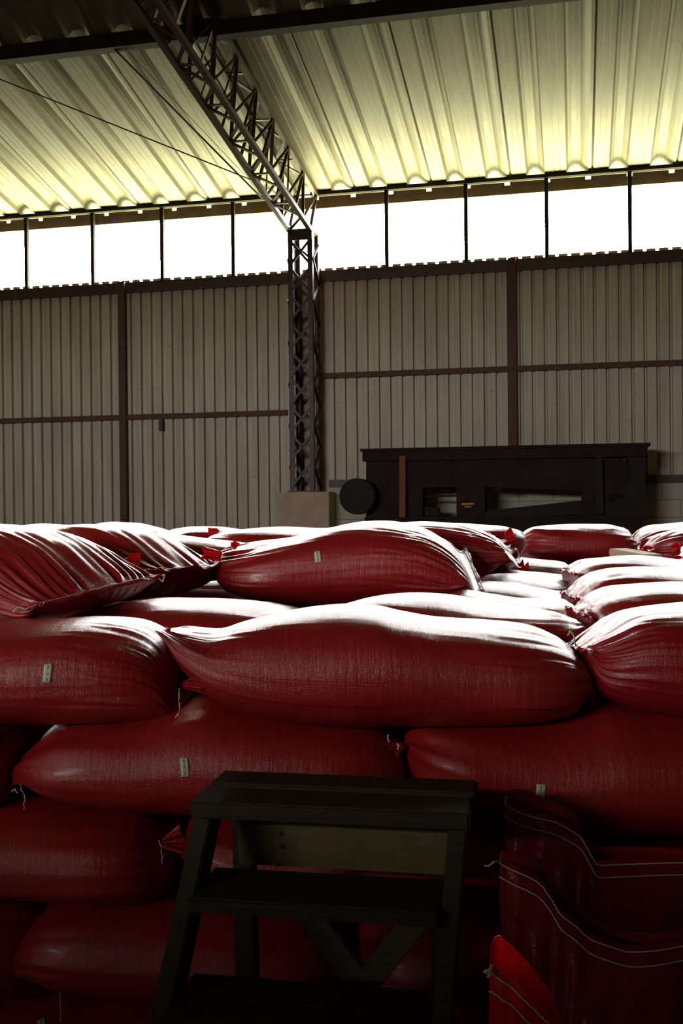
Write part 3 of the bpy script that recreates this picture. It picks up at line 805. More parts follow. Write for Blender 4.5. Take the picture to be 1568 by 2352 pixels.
S = sack('S0', 'red sack at the left edge, its tied end beside the labelled sack',
  [(-330, 1770), (-300, 1700), (-200, 1668), (-80, 1662), (0, 1668), (36, 1692), (54, 1740), (58, 1780)],
  [(-330, 1778), (-300, 1830), (-200, 1850), (-80, 1855), (0, 1850), (36, 1836), (52, 1812), (58, 1786)], 2.60, 0.26, seed=51, buried=True, group=G1)
string('tie_string', [P(28, 1818, 2.40), P(34, 1812, 2.39), P(40, 1822, 2.385)], .0012, S.root, 45, .002)
S = sack('S2', 'long red sack right of the ladder top with a tied knot on its left end',
  [(925, 1726), (934, 1688), (975, 1669), (1100, 1663), (1230, 1657), (1310, 1640), (1365, 1626), (1450, 1640), (1568, 1651), (1750, 1658), (1870, 1700), (1895, 1770)],
  [(925, 1736), (936, 1778), (970, 1815), (1050, 1850), (1200, 1890), (1350, 1914), (1500, 1925), (1700, 1915), (1850, 1880), (1895, 1782)],
  2.56, 0.27, left=dict(ws=.28, e=.16, wr=.008), seed=61, buried=True, group=G1)
flap('end_flap', P(928, 1714, 2.42), (-1, -.1, .02), (0, .4, 1), .046, .014, .020, M_THIN, S.root, 63, .006)
flap('corner_ear', P(922, 1722, 2.43), (-.8, -.1, -.7), (0.3, .4, .3), .022, .008, .024, M_THIN, S.root, 64, .004)
string('tie_string', [P(912, 1708, 2.40), P(916, 1713, 2.395), P(913, 1721, 2.395)], .0022, S.root, 65, .001)
string('tie_string', [P(894, 1704, 2.395), P(889, 1694, 2.395), P(892, 1688, 2.395)], .0018, S.root, 66, .001)
paper(S, [(1232, 1801), (1254, 1802), (1249, 1841), (1229, 1832)], '30L-SN-48')
# third layer
S = sack('U1', 'dim red sack left of the ladder with frayed string on its right end',
  [(-520, 1955), (-480, 1885), (-350, 1864), (0, 1862), (150, 1857), (260, 1862), (345, 1880), (395, 1915), (418, 1950)],
  [(-520, 1962), (-480, 2040), (-350, 2064), (0, 2070), (200, 2077), (330, 2072), (395, 2045), (412, 2000), (418, 1960)],
  2.60, 0.27, right=dict(ws=.3, wr=.010), seed=71, buried=True, group=G1)
flap('end_flap', P(372, 1938, 2.37), (1, -.1, .25), (0, .3, 1), .06, .014, .075, M_THIN, S.root, 72, .010)
string('tie_string', [P(366, 1930, 2.35), P(372, 1955, 2.345), P(374, 1985, 2.35)], .0014, S.root, 73, .003)
S = sack('U2', 'dim red sack mostly hidden behind the upper half of the ladder',
  [(432, 1965), (450, 1905), (520, 1884), (700, 1882), (900, 1878), (1080, 1873), (1160, 1893), (1195, 1955)],
  [(432, 1972), (455, 2050), (540, 2084), (700, 2094), (900, 2096), (1080, 2092), (1165, 2060), (1195, 1965)], 2.60, 0.27, seed=81, buried=True, group=G1)
S = sack('U3', 'dim red sack behind the open empty sacks at the right edge',
  [(1205, 2010), (1225, 1945), (1320, 1924), (1500, 1928), (1700, 1926), (1840, 1950), (1870, 2010)],
  [(1205, 2018), (1225, 2080), (1320, 2118), (1500, 2124), (1700, 2122), (1840, 2090), (1870, 2018)], 2.62, 0.27, seed=82, buried=True, group=G1)
# fourth layer
S = sack('V2', 'dim red sack behind the left ladder rail, lowest row but one',
  [(66, 2236), (84, 2170), (130, 2108), (185, 2084), (300, 2079), (500, 2086), (680, 2098), (770, 2130), (800, 2200)],
  [(66, 2243), (92, 2270), (180, 2284), (300, 2296), (500, 2302), (680, 2304), (770, 2280), (800, 2208)], 2.58, 0.27, seed=91, buried=True, group=G1)
S = sack('V1', 'dim red sack at the lower left edge with a string hanging from its right end',
  [(-420, 2180), (-390, 2110), (-280, 2078), (-100, 2072), (40, 2078), (100, 2100), (130, 2160), (140, 2262)],
  [(-420, 2190), (-390, 2250), (-280, 2284), (-100, 2290), (40, 2292), (100, 2290), (130, 2282), (140, 2270)], 2.63, 0.26, seed=92, buried=True, group=G1)
flap('end_flap', P(132, 2268, 2.44), (.8, -.3, -.5), (0, .4, 1), .03, .016, .03, M_THIN, S.root, 93, .005)
string('tie_string', [P(141, 2258, 2.39), P(138, 2300, 2.385), P(139, 2345, 2.385)], .0012, S.root, 94, .002)
S = sack('V3', 'dark red sack seen between the ladder braces, fourth layer down',
  [(812, 2200), (835, 2135), (920, 2104), (1100, 2102), (1300, 2112), (1450, 2140), (1480, 2210)],
  [(812, 2208), (835, 2280), (920, 2306), (1100, 2310), (1300, 2310), (1450, 2280), (1480, 2220)], 2.60, 0.27, seed=95, buried=True, group=G1)
# fifth layer
S = sack('W1', 'dark red sack in the bottom left corner with the top of a white label',
  [(-330, 2420), (-300, 2330), (-180, 2298), (0, 2294), (200, 2302), (400, 2308), (540, 2330), (580, 2420)],
  [(-330, 2430), (-300, 2500), (-180, 2530), (0, 2536), (200, 2540), (400, 2540), (540, 2510), (580, 2430)], 2.60, 0.27, seed=96, buried=True, group=G1)
paper(S, [(86, 2346), (104, 2337), (104, 2380), (86, 2380)], '30L-SN-48')
S = sack('W2', 'dark red sack low behind the ladder, under the braces',
  [(592, 2420), (620, 2340), (720, 2312), (900, 2312), (1150, 2316), (1330, 2340), (1360, 2425)],
  [(592, 2430), (620, 2510), (720, 2542), (900, 2545), (1150, 2545), (1330, 2510), (1360, 2435)], 2.60, 0.27, seed=97, buried=True, group=G1)

# --- top layer, behind the front row
G2 = 'sacks of the top layer running back in rows'
topsack('L2', 'sunlit red sack lying low between the front left sack and the centre front sack',
  [(190, 1452), (225, 1412), (290, 1381), (380, 1370), (480, 1374), (560, 1381), (650, 1391), (715, 1408), (745, 1440)], 3.10, seed=101, group=G2)
topsack('L3', 'red sack of the top layer hidden under the labelled sack of the upper pile',
  [(120, 1420), (160, 1402), (250, 1390), (450, 1390), (600, 1394), (660, 1402), (690, 1420)], 3.62, seed=102, group=G2, fine=False)
topsack('N1', 'long bright sack directly behind the centre front sack',
  [(738, 1432), (752, 1402), (810, 1378), (900, 1369), (1000, 1371), (1100, 1378), (1180, 1384), (1250, 1394), (1300, 1414), (1328, 1440), (1340, 1460)], 3.02, 0.24, seed=111, group=G2, right=dict(wr=.006, ws=.4))
NR = [('N2', 3.45, [(700, 1430), (725, 1408), (820, 1396), (950, 1386), (1040, 1362), (1075, 1353), (1130, 1360), (1200, 1374), (1270, 1380), (1305, 1392), (1325, 1412)], 'second sunlit sack behind the centre front sack'),
      ('N3', 3.88, [(690, 1410), (720, 1382), (820, 1370), (980, 1364), (1060, 1348), (1095, 1338), (1170, 1343), (1240, 1354), (1290, 1364), (1310, 1374), (1320, 1390)], 'third sunlit sack behind the centre front sack'),
      ('N4', 4.34, [(700, 1380), (730, 1356), (840, 1348), (1020, 1344), (1090, 1330), (1130, 1322), (1200, 1326), (1265, 1330), (1298, 1338), (1312, 1355)], 'fourth sunlit sack behind the centre front sack'),
      ('N5', 4.82, [(740, 1360), (770, 1342), (860, 1334), (1040, 1328), (1110, 1312), (1150, 1305), (1200, 1309), (1265, 1314), (1295, 1322), (1308, 1338)], 'fifth sunlit sack behind the centre front sack'),
      ('N6', 5.36, [(780, 1340), (810, 1305), (900, 1290), (1050, 1281), (1170, 1281), (1240, 1286), (1285, 1291), (1303, 1299), (1312, 1312)], 'sunlit sack in front of the small sack with rounded ends')]
for k, d, tp, lb in NR:
    S = topsack(k, lb, tp, d, 0.25, mid=1.1, seed=120 + int(k[1]), group=G2, fine=k in ('N2', 'N3'), right=dict(wr=.008, ws=.4, e=.14))
    e_ = tp[-1]
    flap('end_flap', P(e_[0] - 6, e_[1] - 2, d - .12), (1, -.3, .25), (0, .5, 1), .035, .015, .05, M_THIN, S.root, 130 + int(k[1]), .008)
RR = [('R2', 3.08, [(1326, 1402), (1345, 1374), (1398, 1348), (1460, 1341), (1568, 1337), (1800, 1336), (1960, 1360), (1990, 1400)], 'sunlit sack directly behind the deep red sack on the right'),
      ('R3', 3.62, [(1310, 1366), (1326, 1334), (1362, 1312), (1420, 1304), (1568, 1305), (1760, 1306), (1880, 1330), (1900, 1366)], 'sunlit sack in the right column with a long dark shadow under its lip'),
      ('R4', 4.25, [(1308, 1312), (1322, 1294), (1372, 1282), (1430, 1281), (1568, 1289), (1740, 1292), (1830, 1308), (1850, 1335)], 'farthest sunlit sack of the right column, beneath the pale plank'),
      ('R5', 4.85, [(1308, 1306), (1330, 1288), (1400, 1280), (1568, 1283), (1700, 1286), (1790, 1300), (1810, 1325)], 'sack behind the farthest sunlit sack of the right column')]
for k, d, tp, lb in RR:
    S = topsack(k, lb, tp, d, 0.27, mid=1.1, seed=140 + int(k[1]), group=G2, fine=k in ('R2', 'R3'), left=dict(wr=.010, ws=.5, e=.18))
    if k != 'R5': seam(S, 'l', .010, False, seed=150 + int(k[1]), ruffle=.004)

for k, d, tp in (('L4', 4.15, [(100, 1380), (140, 1360), (250, 1352), (480, 1350), (640, 1354), (690, 1372)]),
                 ('L5', 4.70, [(140, 1350), (180, 1332), (300, 1324), (500, 1322), (680, 1326), (730, 1345)]),
                 ('L6', 5.22, [(150, 1330), (190, 1314), (320, 1306), (520, 1304), (700, 1308), (770, 1326)]),
                 ('L7', 5.75, [(200, 1312), (240, 1298), (340, 1292), (520, 1290), (700, 1292), (760, 1308)]),
                 ('N7', 5.95, [(1140, 1312), (1165, 1303), (1240, 1298), (1320, 1297), (1450, 1298), (1500, 1310)])):
    topsack(k, 'red sack of the top layer, tucked under the upper pile towards the back', tp, d, 0.25, seed=160 + ord(k[1]) + ord(k[0]), group='covered sacks of the top layer', fine=False)
# the sacks inside the stack that carry the top layer, glimpsed only through the gaps
def inner_sacks():
    t = [(-.53, .10), (-.50, .165), (-.44, .200), (-.3, .208), (0, .211), (.3, .208), (.44, .200), (.50, .165), (.53, .10)]
    b = [(-.53, .09), (-.50, .03), (-.44, .005), (-.3, 0), (0, 0), (.3, 0), (.44, .005), (.50, .03), (.53, .09)]
    first = sack('inner', 'red sack inside the stack, glimpsed through the gaps of the front face', t, b, (0, 0), .275, px=False, seed=400, fine=False, lump=.004,
                 left=dict(ws=.8, e=.12, wr=.003), right=dict(ws=.8, e=.12, wr=.003), group='inner sacks of the stack')
    body = first.body; rng = random.Random(7); k = 0
    for row in range(6):
        for lay in range(4):
            for cx in range(3):
                loc = (-1.02 + 1.07 * cx + (.18 if lay % 2 else -.05) + rng.uniform(-.02, .02), 3.13 + .555 * row, .191 + .2165 * lay)
                if k == 0: o, c = first.root, body
                else:
                    o = first.root.copy(); COL.objects.link(o); c = body.copy(); COL.objects.link(c); c.parent = o
                o.location = loc; c.matrix_parent_inverse = Matrix.Identity(4); k += 1
inner_sacks()
struct(MB().box(lambda x, y, z: Vector((x, y, z)), -2.2, 2.2, 2.33, 6.2, 0.0, 0.19).build('trim_4', M_CONC))
# --- pile on top
G3 = 'sacks piled above the top layer'
def pillow_prof(L, zb, zt, zs_l, zs_r, el=.26, er=.26):
    top = [(-L / 2, zs_l + .004), (-L / 2 + el * .25, zs_l + (zt - zs_l) * .42), (-L / 2 + el * .6, zs_l + (zt - zs_l) * .80), (-L / 2 + el, zt - .008), (0, zt), (L / 2 - er, zt - .012), (L / 2 - er * .6, zs_r + (zt - zs_r) * .72), (L / 2 - er * .25, zs_r + (zt - zs_r) * .34), (L / 2, zs_r + .004)]
    bot = [(-L / 2, zs_l - .004), (-L / 2 + el * .3, zb + (zs_l - zb) * .35), (-L / 2 + el * .7, zb + .008), (0, zb), (L / 2 - er * .5, zb + .006), (L / 2 - er * .22, zb + (zs_r - zb) * .30), (L / 2 - er * .06, zb + (zs_r - zb) * .66), (L / 2, zs_r - .004)]
    return top, bot
YA = math.radians(-32)
def oblique(key, label, mid_end, L, W, zb, zt, yaw, seed, ws=.85, **k):
    ax = Vector((math.cos(yaw), math.sin(yaw), 0)); c = Vector(mid_end) - ax * (L / 2)
    t, b = pillow_prof(L, zb, zt, zb + .1, mid_end[2], .2, k.pop('er', .30))
    rt = k.pop('tilt', 0.0)
    return sack(key, label, t, b, (c.x, c.y), W, yaw=yaw, px=False, seed=seed, right=dict(ws=ws, e=.30, tilt=rt, wr=.010, reach=.19), fine='hi', left=dict(ws=.5), **k)
a = P(92, 1388, 2.74); b = P(358, 1322, 3.10); mid_ = (a + b) / 2
S = oblique('A', 'front left sack of the upper pile, wrinkled flat seam end towards the right', mid_, 1.0, .27, 1.275, 1.545, YA, 201, tilt=.10, group=G3)
seam(S, 'r', .016, True, seed=202, ruffle=.003)
r_ = end_ring(S, 'r')
string('tie_string', [r_[-1] + Vector((.01, -.005, 0)), r_[-1] + Vector((.025, -.01, .004)), r_[-1] + Vector((.02, -.015, -.018)), r_[-1] + Vector((.008, -.012, -.008))], .0022, S.root, 203, .001)
string('tie_string', [r_[0], r_[0] + Vector((-.03, -.01, -.012)), r_[0] + Vector((-.05, -.01, -.005)), r_[0] + Vector((-.06, -.012, -.02))], .0014, S.root, 204, .003)
a = P(330, 1302, 3.32); b = P(512, 1306, 3.66); mid_ = (a + b) / 2
S = oblique('B', 'wrinkled sack with a rippled seam lying behind the front left sack', mid_, .95, .25, 1.265, 1.535, YA, 211, tilt=.0, group=G3, er=.34)
seam(S, 'r', .022, False, seed=212, ruffle=.006)
flap('corner_ear', P(322, 1287, 3.26), (-1, -.1, .12), (0, .2, 1), .05, .05, .030, M_THIN, S.root, 213, .004)
S = sack('C', 'big sack with white label lying across the upper pile, red flap on its left end',
  [(495, 1292), (512, 1272), (550, 1256), (610, 1240), (700, 1222), (800, 1207), (880, 1201), (950, 1206), (1010, 1232), (1050, 1266), (1078, 1296), (1087, 1306)],
  [(495, 1302), (503, 1338), (535, 1366), (610, 1382), (720, 1388), (850, 1386), (980, 1376), (1050, 1356), (1078, 1338), (1087, 1311)],
  3.78, .26, left=dict(ws=.3, e=.24, wr=.009), right=dict(ws=.95, e=.30, tilt=.26, wr=.010, reach=.16), fine='hi', seed=221, group=G3)
seam(S, 'r', .007, True, seed=222, ruffle=.004)
flap('end_flap', P(508, 1278, 3.58), (-1, -.1, .28), (0, .2, 1), .075, .035, .05, M_THIN, S.root, 223, .008)
flap('corner_ear', P(545, 1256, 3.66), (-.6, -.1, .5), (.6, .3, .4), .03, .03, .02, M_THIN, S.root, 224, .003)
paper(S, [(721, 1268), (735, 1265), (738, 1290), (724, 1293)], '30L-SN-48')
S = sack('D', 'sack behind the labelled one with ragged red frill on its right end',
  [(600, 1290), (625, 1250), (700, 1226), (850, 1206), (960, 1199), (1050, 1202), (1100, 1214), (1140, 1240), (1165, 1262), (1172, 1270)],
  [(600, 1300), (640, 1340), (800, 1350), (960, 1348), (1060, 1340), (1110, 1322), (1150, 1296), (1172, 1276)],
  4.36, .26, right=dict(ws=.95, e=.24, tilt=.20, wr=.013, reach=.16), fine='hi', seed=231, group=G3)
seam(S, 'r', .026, False, seed=232, ruffle=.014)
flap('end_flap', P(1160, 1235, 4.5), (.8, -.1, .3), (0.2, .6, .7), .05, .05, .08, M_THIN, S.root, 233, .012)
S = sack('D2', 'third sack back in the upper pile, only its rounded right end showing',
  [(660, 1270), (690, 1232), (800, 1210), (950, 1199), (1070, 1198), (1130, 1201), (1172, 1212), (1194, 1232), (1200, 1250)],
  [(660, 1280), (700, 1320), (800, 1330), (950, 1330), (1070, 1328), (1140, 1318), (1180, 1298), (1200, 1258)],
  4.92, .22, seed=241, group=G3, fine=False)
S = sack('E4', 'sack with a shaded side behind the rippled seam sack of the upper pile',
  [(235, 1262), (260, 1238), (300, 1229), (350, 1226), (420, 1228), (500, 1237), (570, 1250), (600, 1268)],
  [(235, 1270), (265, 1318), (300, 1334), (350, 1338), (420, 1338), (500, 1332), (570, 1310), (600, 1276)], 4.25, .26, seed=251, group=G3, fine=False)
S = sack('E1', 'humped sack rising above the far left of the upper pile',
  [(176, 1240), (192, 1220), (225, 1204), (265, 1198), (310, 1199), (350, 1207), (390, 1222), (420, 1240)],
  [(176, 1246), (195, 1280), (240, 1296), (280, 1298), (320, 1298), (370, 1290), (405, 1270), (420, 1246)], 5.2, .26, seed=252, group=G3, fine=False)
S = sack('E2', 'low sunlit sack far back, right of the humped sack',
  [(372, 1235), (395, 1216), (440, 1209), (500, 1210), (560, 1216), (600, 1232)],
  [(372, 1242), (395, 1275), (440, 1288), (500, 1290), (560, 1280), (600, 1240)], 5.75, .25, seed=253, group=G3, fine=False)
flap('end_flap', P(478, 1220, 5.45), (1, -.2, .1), (0, .2, 1), .07, .04, .02, M_THIN, S.root, 254, .008)
S = sack('E3', 'sunlit sack far back, behind the left end of the labelled sack',
  [(470, 1242), (500, 1224), (570, 1214), (650, 1210), (740, 1208), (820, 1212), (850, 1235)],
  [(470, 1250), (500, 1285), (570, 1304), (650, 1306), (740, 1304), (820, 1290), (850, 1245)], 5.44, .24, seed=255, group=G3, fine=False)
# --- far right group
G4 = 'small far sacks on the right'
S = sack('F', 'small red sack with rounded ends in front of the black machine',
  [(1190, 1250), (1196, 1228), (1222, 1211), (1300, 1206), (1390, 1206), (1425, 1214), (1444, 1235), (1450, 1250)],
  [(1190, 1256), (1200, 1276), (1240, 1291), (1310, 1296), (1390, 1293), (1430, 1282), (1446, 1264), (1450, 1255)], 5.95, .22, left=dict(wr=.012, ws=.2), seed=261, group=G4)
flap('end_flap', P(1446, 1250, 5.85), (1, -.1, .3), (0, .3, 1), .04, .02, .05, M_THIN, S.root, 262, .008)
S = sack('G', 'red sack at the far right edge behind the pale plank',
  [(1452, 1244), (1470, 1218), (1505, 1203), (1568, 1197), (1650, 1195), (1720, 1205), (1740, 1240)],
  [(1452, 1252), (1470, 1280), (1510, 1296), (1568, 1298), (1650, 1298), (1720, 1285), (1740, 1248)], 6.2, .24, seed=263, group=G4, left=dict(wr=.010, ws=.25))
S = sack('H', 'sack with a ruffled tied end lying beside the pale plank',
  [(1474, 1262), (1490, 1241), (1528, 1224), (1568, 1212), (1640, 1205), (1740, 1212), (1770, 1250)],
  [(1474, 1270), (1490, 1284), (1530, 1292), (1568, 1294), (1640, 1294), (1740, 1285), (1770, 1258)], 5.45, .22, left=dict(wr=.018, ws=.3), seed=264, group=G4)
for k, (x, y) in enumerate(((1486, 1272), (1500, 1264), (1510, 1280))):
    flap('end_flap', P(x, y, 5.22), (-.7, -.5, .2 - .3 * k), (.2, .4, 1), .05, .03, .07, M_THIN, S.root, 270 + k, .012)
S = sack('I', 'sack at the right edge showing only its ragged tied end',
  [(1560, 1276), (1572, 1260), (1600, 1248), (1660, 1240), (1740, 1245), (1770, 1270)],
  [(1560, 1282), (1572, 1292), (1600, 1298), (1660, 1300), (1740, 1295), (1770, 1276)], 5.0, .2, seed=265, group=G4, fine=False)
for k, (x, y) in enumerate(((1562, 1268), (1563, 1282))):
    flap('end_flap', P(x, y, 4.85), (-.8, -.4, .35 - .5 * k), (.2, .4, 1), .055, .03, .06, M_THIN, S.root, 280 + k, .012)
pl = MB().bar(P(1418, 1268, 5.05), P(1500, 1283, 4.75), .10, .038).build('wood_plank', M_PLANK, bevel=.006)
tag(pl, 'short pale plank lying on the right sacks beside the ruffled tied end', 'plank')

# ------------------------------------------------------------------ wooden step ladder
KL = 1.1
LO = Vector((P(440, 1840, 1.77 * KL).x, 1.77 * KL, 0)); LYAW = -math.atan2(.084, .458)
lax = Vector((math.cos(LYAW), math.sin(LYAW), 0)); lay_ = Vector((-math.sin(LYAW), math.cos(LYAW), 0))
LZ = P(440, 1840, 1.77 * KL).z; LW = .466 * KL
def Lf(x, y, z): return LO + lax * x + lay_ * y + Vector((0, 0, z))
lad = thing('step_ladder', 'dark wooden step ladder standing in front of the sacks', 'ladder', Lf(LW / 2, 0, 0))
MB().box(Lf, -.005, LW + .005, 0, .105, LZ - .032, LZ).box(Lf, .0, LW + .01, .112, .205, LZ - .03, LZ + .006).build('top_platform', M_WOOD, lad, bevel=.004)
RS = 0.42                     # forward lean of the front rails
def rail(x0, x0b, w_, dy):
    zt, zb = LZ - .032, 0.0
    y1 = -RS * zt
    return MB().hexa([Lf(x0b, y1 + .01, zb), Lf(x0b + w_, y1 + .01, zb), Lf(x0b + w_, y1 + dy, zb), Lf(x0b, y1 + dy, zb),
                      Lf(x0, .01, zt), Lf(x0 + w_, .01, zt), Lf(x0 + w_, dy, zt), Lf(x0, dy, zt)])
RWD = .034
rail(.0, -.125, RWD, .10).build('front_rail', M_WOOD, lad, bevel=.003)
rail(LW - RWD, LW - RWD - .075, RWD, .10).build('front_rail', M_WOOD, lad, bevel=.003)
def ytread(z): return -RS * (LZ - z)
for z in (LZ - .152, LZ - .328, LZ - .504, LZ - .68, LZ - .856):
    y = ytread(z); q = (LZ - z) / LZ
    MB().box(Lf, RWD - .125 * q, LW - RWD - .075 * q, y - .012, y + .15, z - .028, z).build('tread', M_WOOD, lad, bevel=.004)
# rear legs
def rleg(x):
    return MB().hexa([Lf(x - .03, .30, 0), Lf(x + .012, .30, 0), Lf(x + .012, .34, 0), Lf(x - .03, .34, 0),
                      Lf(x, .155, LZ - .03), Lf(x + .042, .155, LZ - .03), Lf(x + .042, .195, LZ - .03), Lf(x, .195, LZ - .03)])
rleg(.030).build('rear_leg', M_WOOD, lad, bevel=.003); rleg(LW - .075).build('rear_leg', M_WOOD, lad, bevel=.003)
def yr(z): return .155 + (LZ - z) * .145 / LZ
z0, z1 = LZ - .17, LZ - .035
bb = MB().hexa([Lf(.045, yr(z0) - .022, z0), Lf(LW - .035, yr(z0) - .022, z0), Lf(LW - .035, yr(z0) - .002, z0), Lf(.045, yr(z0) - .002, z0),
                Lf(.045, yr(z1) - .022, z1), Lf(LW - .035, yr(z1) - .022, z1), Lf(LW - .035, yr(z1) - .002, z1), Lf(.045, yr(z1) - .002, z1)]).build('back_board', M_PLY, lad, bevel=.002)
for (hx, hz) in ((.135, LZ - .10), (.137, LZ - .128), (.128, LZ - .165)):
    c = Lf(hx, yr(hz) - .024, hz); v = [c + lax * (.005 * math.cos(q * .5236)) + Vector((0, 0, .005 * math.sin(q * .5236))) + lay_ * dd for dd in (0, .003) for q in range(12)]
    link_mesh('nail_hole', v, [list(range(12)), list(range(12, 24))[::-1]] + [[q, (q + 1) % 12, 12 + (q + 1) % 12, 12 + q] for q in range(12)], M_INK, lad)
for (xa, za, xb, zb_) in ((.135, LZ - .20, .285, LZ - .42), (LW - .06, LZ - .20, .29, LZ - .42)):
    MB().bar(Lf(xa, yr(za) - .01, za), Lf(xb, yr(zb_) - .01, zb_), .05, .018, lay_).build('cross_brace', M_BRACE, lad, bevel=.002)

# ------------------------------------------------------------------ open empty sacks, lower right
def open_sack(label, rim, d, thick, seed, x_extra, bulge=.05, m=None, zlow=0.0, stitch=True):
    """rim: picture points of the near lip (left to right), thick: how far the mouth gapes"""
    rng = random.Random(seed)
    near = [P(x, y, d - thick * .5 * math.sin(math.pi * min(1, max(0, i / (len(rim) - 1))))) for i, (x, y) in enumerate(rim)]
    L = np.array([[p.x, p.y, p.z] for p in near]); tt_ = np.linspace(0, 1, len(near)); nu = 60
    q = np.linspace(0, 1, nu)
    nr = np.stack([pchip(tt_, L[:, k], q) for k in range(3)], -1)
    # far lip mirrors the near one through the depth plane and stands a little higher
    fr = nr.copy(); fr[:, 1] = 2 * d - nr[:, 1]; fr[:, 2] += np.interp(q, np.linspace(0, 1, len(x_extra)), x_extra) * np.clip(np.minimum(q, 1 - q) / .03, 0, 1)
    ring = np.concatenate([nr, fr[::-1][1:-1]]); n = len(ring)
    c = ring.mean(0); nv = 34; V = []
    ph = [rng.uniform(0, 6.28) for _ in range(8)]
    zl = zlow
    for j in range(nv):
        v = j / (nv - 1)
        for i in range(n):
            p = ring[i].copy(); a = 2 * math.pi * i / n
            top = p[2]; z = top + (zl - top) * v
            dx, dy = p[0] - c[0], p[1] - d
            k = 1 + bulge * math.sin(math.pi * min(1, v * 1.1)) * 2
            fx = 1 - .16 * v ** 1.3
            wv = .012 * (math.sin(3 * a + ph[0] + 5 * v) + .45 * math.sin(7 * a + ph[1] - 9 * v) + .5 * math.sin(4 * a + 13 * v + ph[2]) + .22 * math.sin(13 * a - 21 * v + ph[4])) * min(1, .2 + v * 3)
            wv += .005 * math.sin(17 * a + ph[3] + 24 * v) * math.exp(-((v - .16) / .10) ** 2)
            yy = d + dy * k + (1 if dy > 0 else -1) * (.11 * v * (1 - abs(2 * (p[0] - c[0]) / (ring[:, 0].max() - ring[:, 0].min())) ** 3)) + wv
            V.append((c[0] + dx * fx + wv * .6, yy, z))
    Fc = []
    for j in range(nv - 1):
        for i in range(n):
            k = (i + 1) % n
            Fc.append([j * n + i, (j + 1) * n + i, (j + 1) * n + k, j * n + k])
    Fc.append([(nv - 1) * n + i for i in range(n)])
    root = thing('open_sack', label, 'sack', (c[0], d, zl), 'open empty sacks')
    uv = [(v[0] + v[1], v[2]) for v in V]
    body = link_mesh('sack_body', V, Fc, m or M_THINS, root, True, uv)
    md = body.modifiers.new('thickness', 'SOLIDIFY'); md.thickness = .0016
    if stitch:
        for off in (.010, .034):
            k = off / .6 * (nv - 1)
            pts = []
            for i in range(0, nu, 2):
                a_ = np.array(V[i]); b_ = np.array(V[n + i]); l_ = np.linalg.norm(b_ - a_) + 1e-6
                p = a_ + (b_ - a_) * (off / l_); o_ = np.array([0, -.003, 0]); pts.append(Vector(p + o_))
            string('hem_stitch', pts, .0012, root, seed + int(off * 1000), .0008)
    return root, V, n
def make_sheet_mat():
    m, nt, b = mat('thin red open sack')
    b.inputs['Roughness'].default_value = .34
    t = nt.nodes.new('ShaderNodeTexCoord'); n = noise(nt, 300, 2, t.outputs['UV']); n2 = noise(nt, 22, 4, t.outputs['UV'])
    r = ramp(nt, n2.outputs['Fac'], [(.3, (.19, .003, .005)), (.7, (.27, .005, .008))]); lnk(nt, r.outputs[0], b.inputs['Base Color'])
    ad = nt.nodes.new('ShaderNodeMath'); ad.operation = 'MULTIPLY_ADD'; ad.inputs[1].default_value = .12
    lnk(nt, n.outputs['Fac'], ad.inputs[0]); lnk(nt, n2.outputs['Fac'], ad.inputs[2])
    bp = nt.nodes.new('ShaderNodeBump'); bp.inputs['Strength'].default_value = .6; bp.inputs['Distance'].default_value = .006
    lnk(nt, ad.outputs[0], bp.inputs['Height']); lnk(nt, bp.outputs[0], b.inputs['Normal'])
    tr = nt.nodes.new('ShaderNodeBsdfTranslucent'); tr.inputs[0].default_value = (.5, .006, .010, 1)
    mx = nt.nodes.new('ShaderNodeMixShader'); mx.inputs[0].default_value = .25
    lnk(nt, b.outputs[0], mx.inputs[1]); lnk(nt, tr.outputs[0], mx.inputs[2]); lnk(nt, mx.outputs[0], nt.nodes['Material Output'].inputs[0])
    return m
M_THINS = make_sheet_mat()
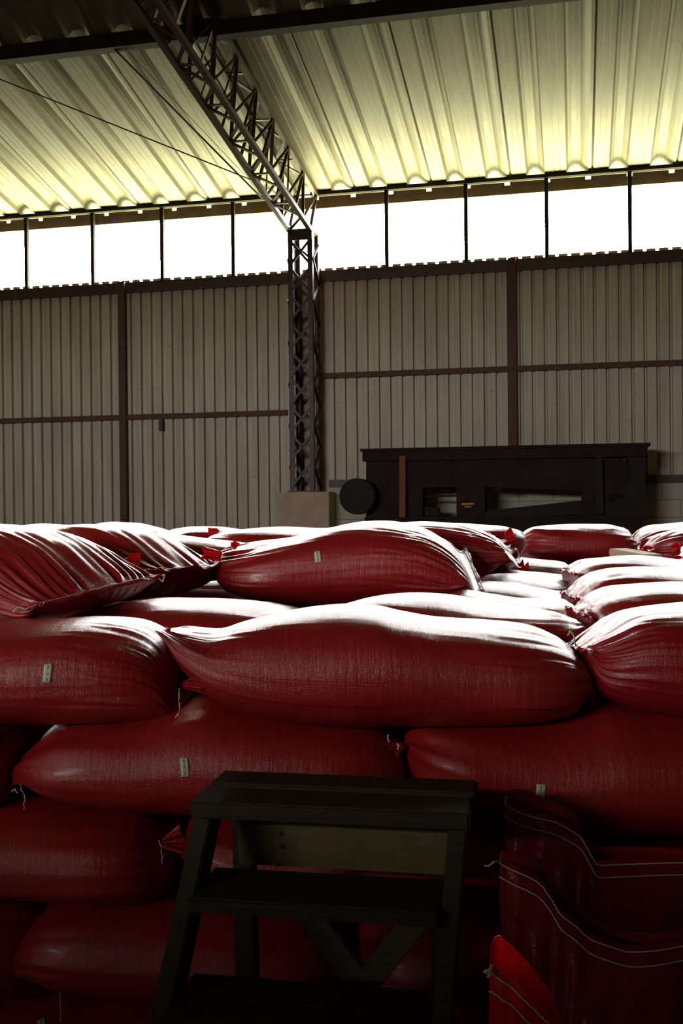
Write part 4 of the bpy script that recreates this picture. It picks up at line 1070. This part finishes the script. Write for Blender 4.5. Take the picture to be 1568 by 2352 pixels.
def make_bright():  # stronger red and translucency stand in for light falling on this sack
    m, nt, b = mat('light-brightened red sack cloth'); b.inputs['Base Color'].default_value = (.72, .008, .012, 1); b.inputs['Roughness'].default_value = .5
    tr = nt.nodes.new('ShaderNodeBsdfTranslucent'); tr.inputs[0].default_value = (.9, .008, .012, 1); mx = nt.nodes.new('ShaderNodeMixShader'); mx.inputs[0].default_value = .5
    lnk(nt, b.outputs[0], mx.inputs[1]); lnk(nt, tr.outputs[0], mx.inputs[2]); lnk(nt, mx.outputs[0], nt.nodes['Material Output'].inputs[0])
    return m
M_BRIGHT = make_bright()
rt, V, n = open_sack('open empty sack with white stitched hem, rear one of the pair at lower right',
  [(1160, 1836), (1180, 1848), (1225, 1864), (1265, 1872), (1300, 1890), (1330, 1912), (1352, 1945), (1375, 1976), (1450, 1972), (1568, 1968), (1680, 1970), (1760, 1950)], 2.14, .05, 301, [.012, .034, .020, .030, .014, .012, .008, .008], bulge=.35)
string('loose_thread', [P(1160, 1836, 2.12), P(1163, 1828, 2.11), P(1158, 1840, 2.11), P(1163, 1852, 2.11)], .0016, rt, 303, .001)
rt, V, n = open_sack('open empty sack with sagging stitched mouth, front one of the pair at lower right',
  [(1146, 1968), (1165, 1980), (1200, 1994), (1240, 2020), (1262, 2050), (1285, 2085), (1320, 2110), (1350, 2140), (1400, 2158), (1450, 2170), (1520, 2165), (1568, 2158), (1680, 2130), (1760, 2090)], 1.82, .05, 311, [.012, .022, .030, .024, .014, .006, .008, .01], bulge=.35)
string('loose_thread', [P(1144, 1978, 1.81), P(1132, 1980, 1.80), P(1122, 1990, 1.80), P(1112, 1988, 1.80)], .0016, rt, 313, .001)
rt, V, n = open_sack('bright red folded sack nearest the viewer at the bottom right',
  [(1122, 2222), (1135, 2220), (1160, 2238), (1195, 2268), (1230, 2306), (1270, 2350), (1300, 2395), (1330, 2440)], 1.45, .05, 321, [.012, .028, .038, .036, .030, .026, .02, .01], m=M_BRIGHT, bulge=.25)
string('loose_thread', [P(1128, 2218, 1.43), P(1126, 2228, 1.425), P(1112, 2232, 1.425), P(1124, 2234, 1.425), P(1122, 2244, 1.425)], .0022, rt, 323, .001)
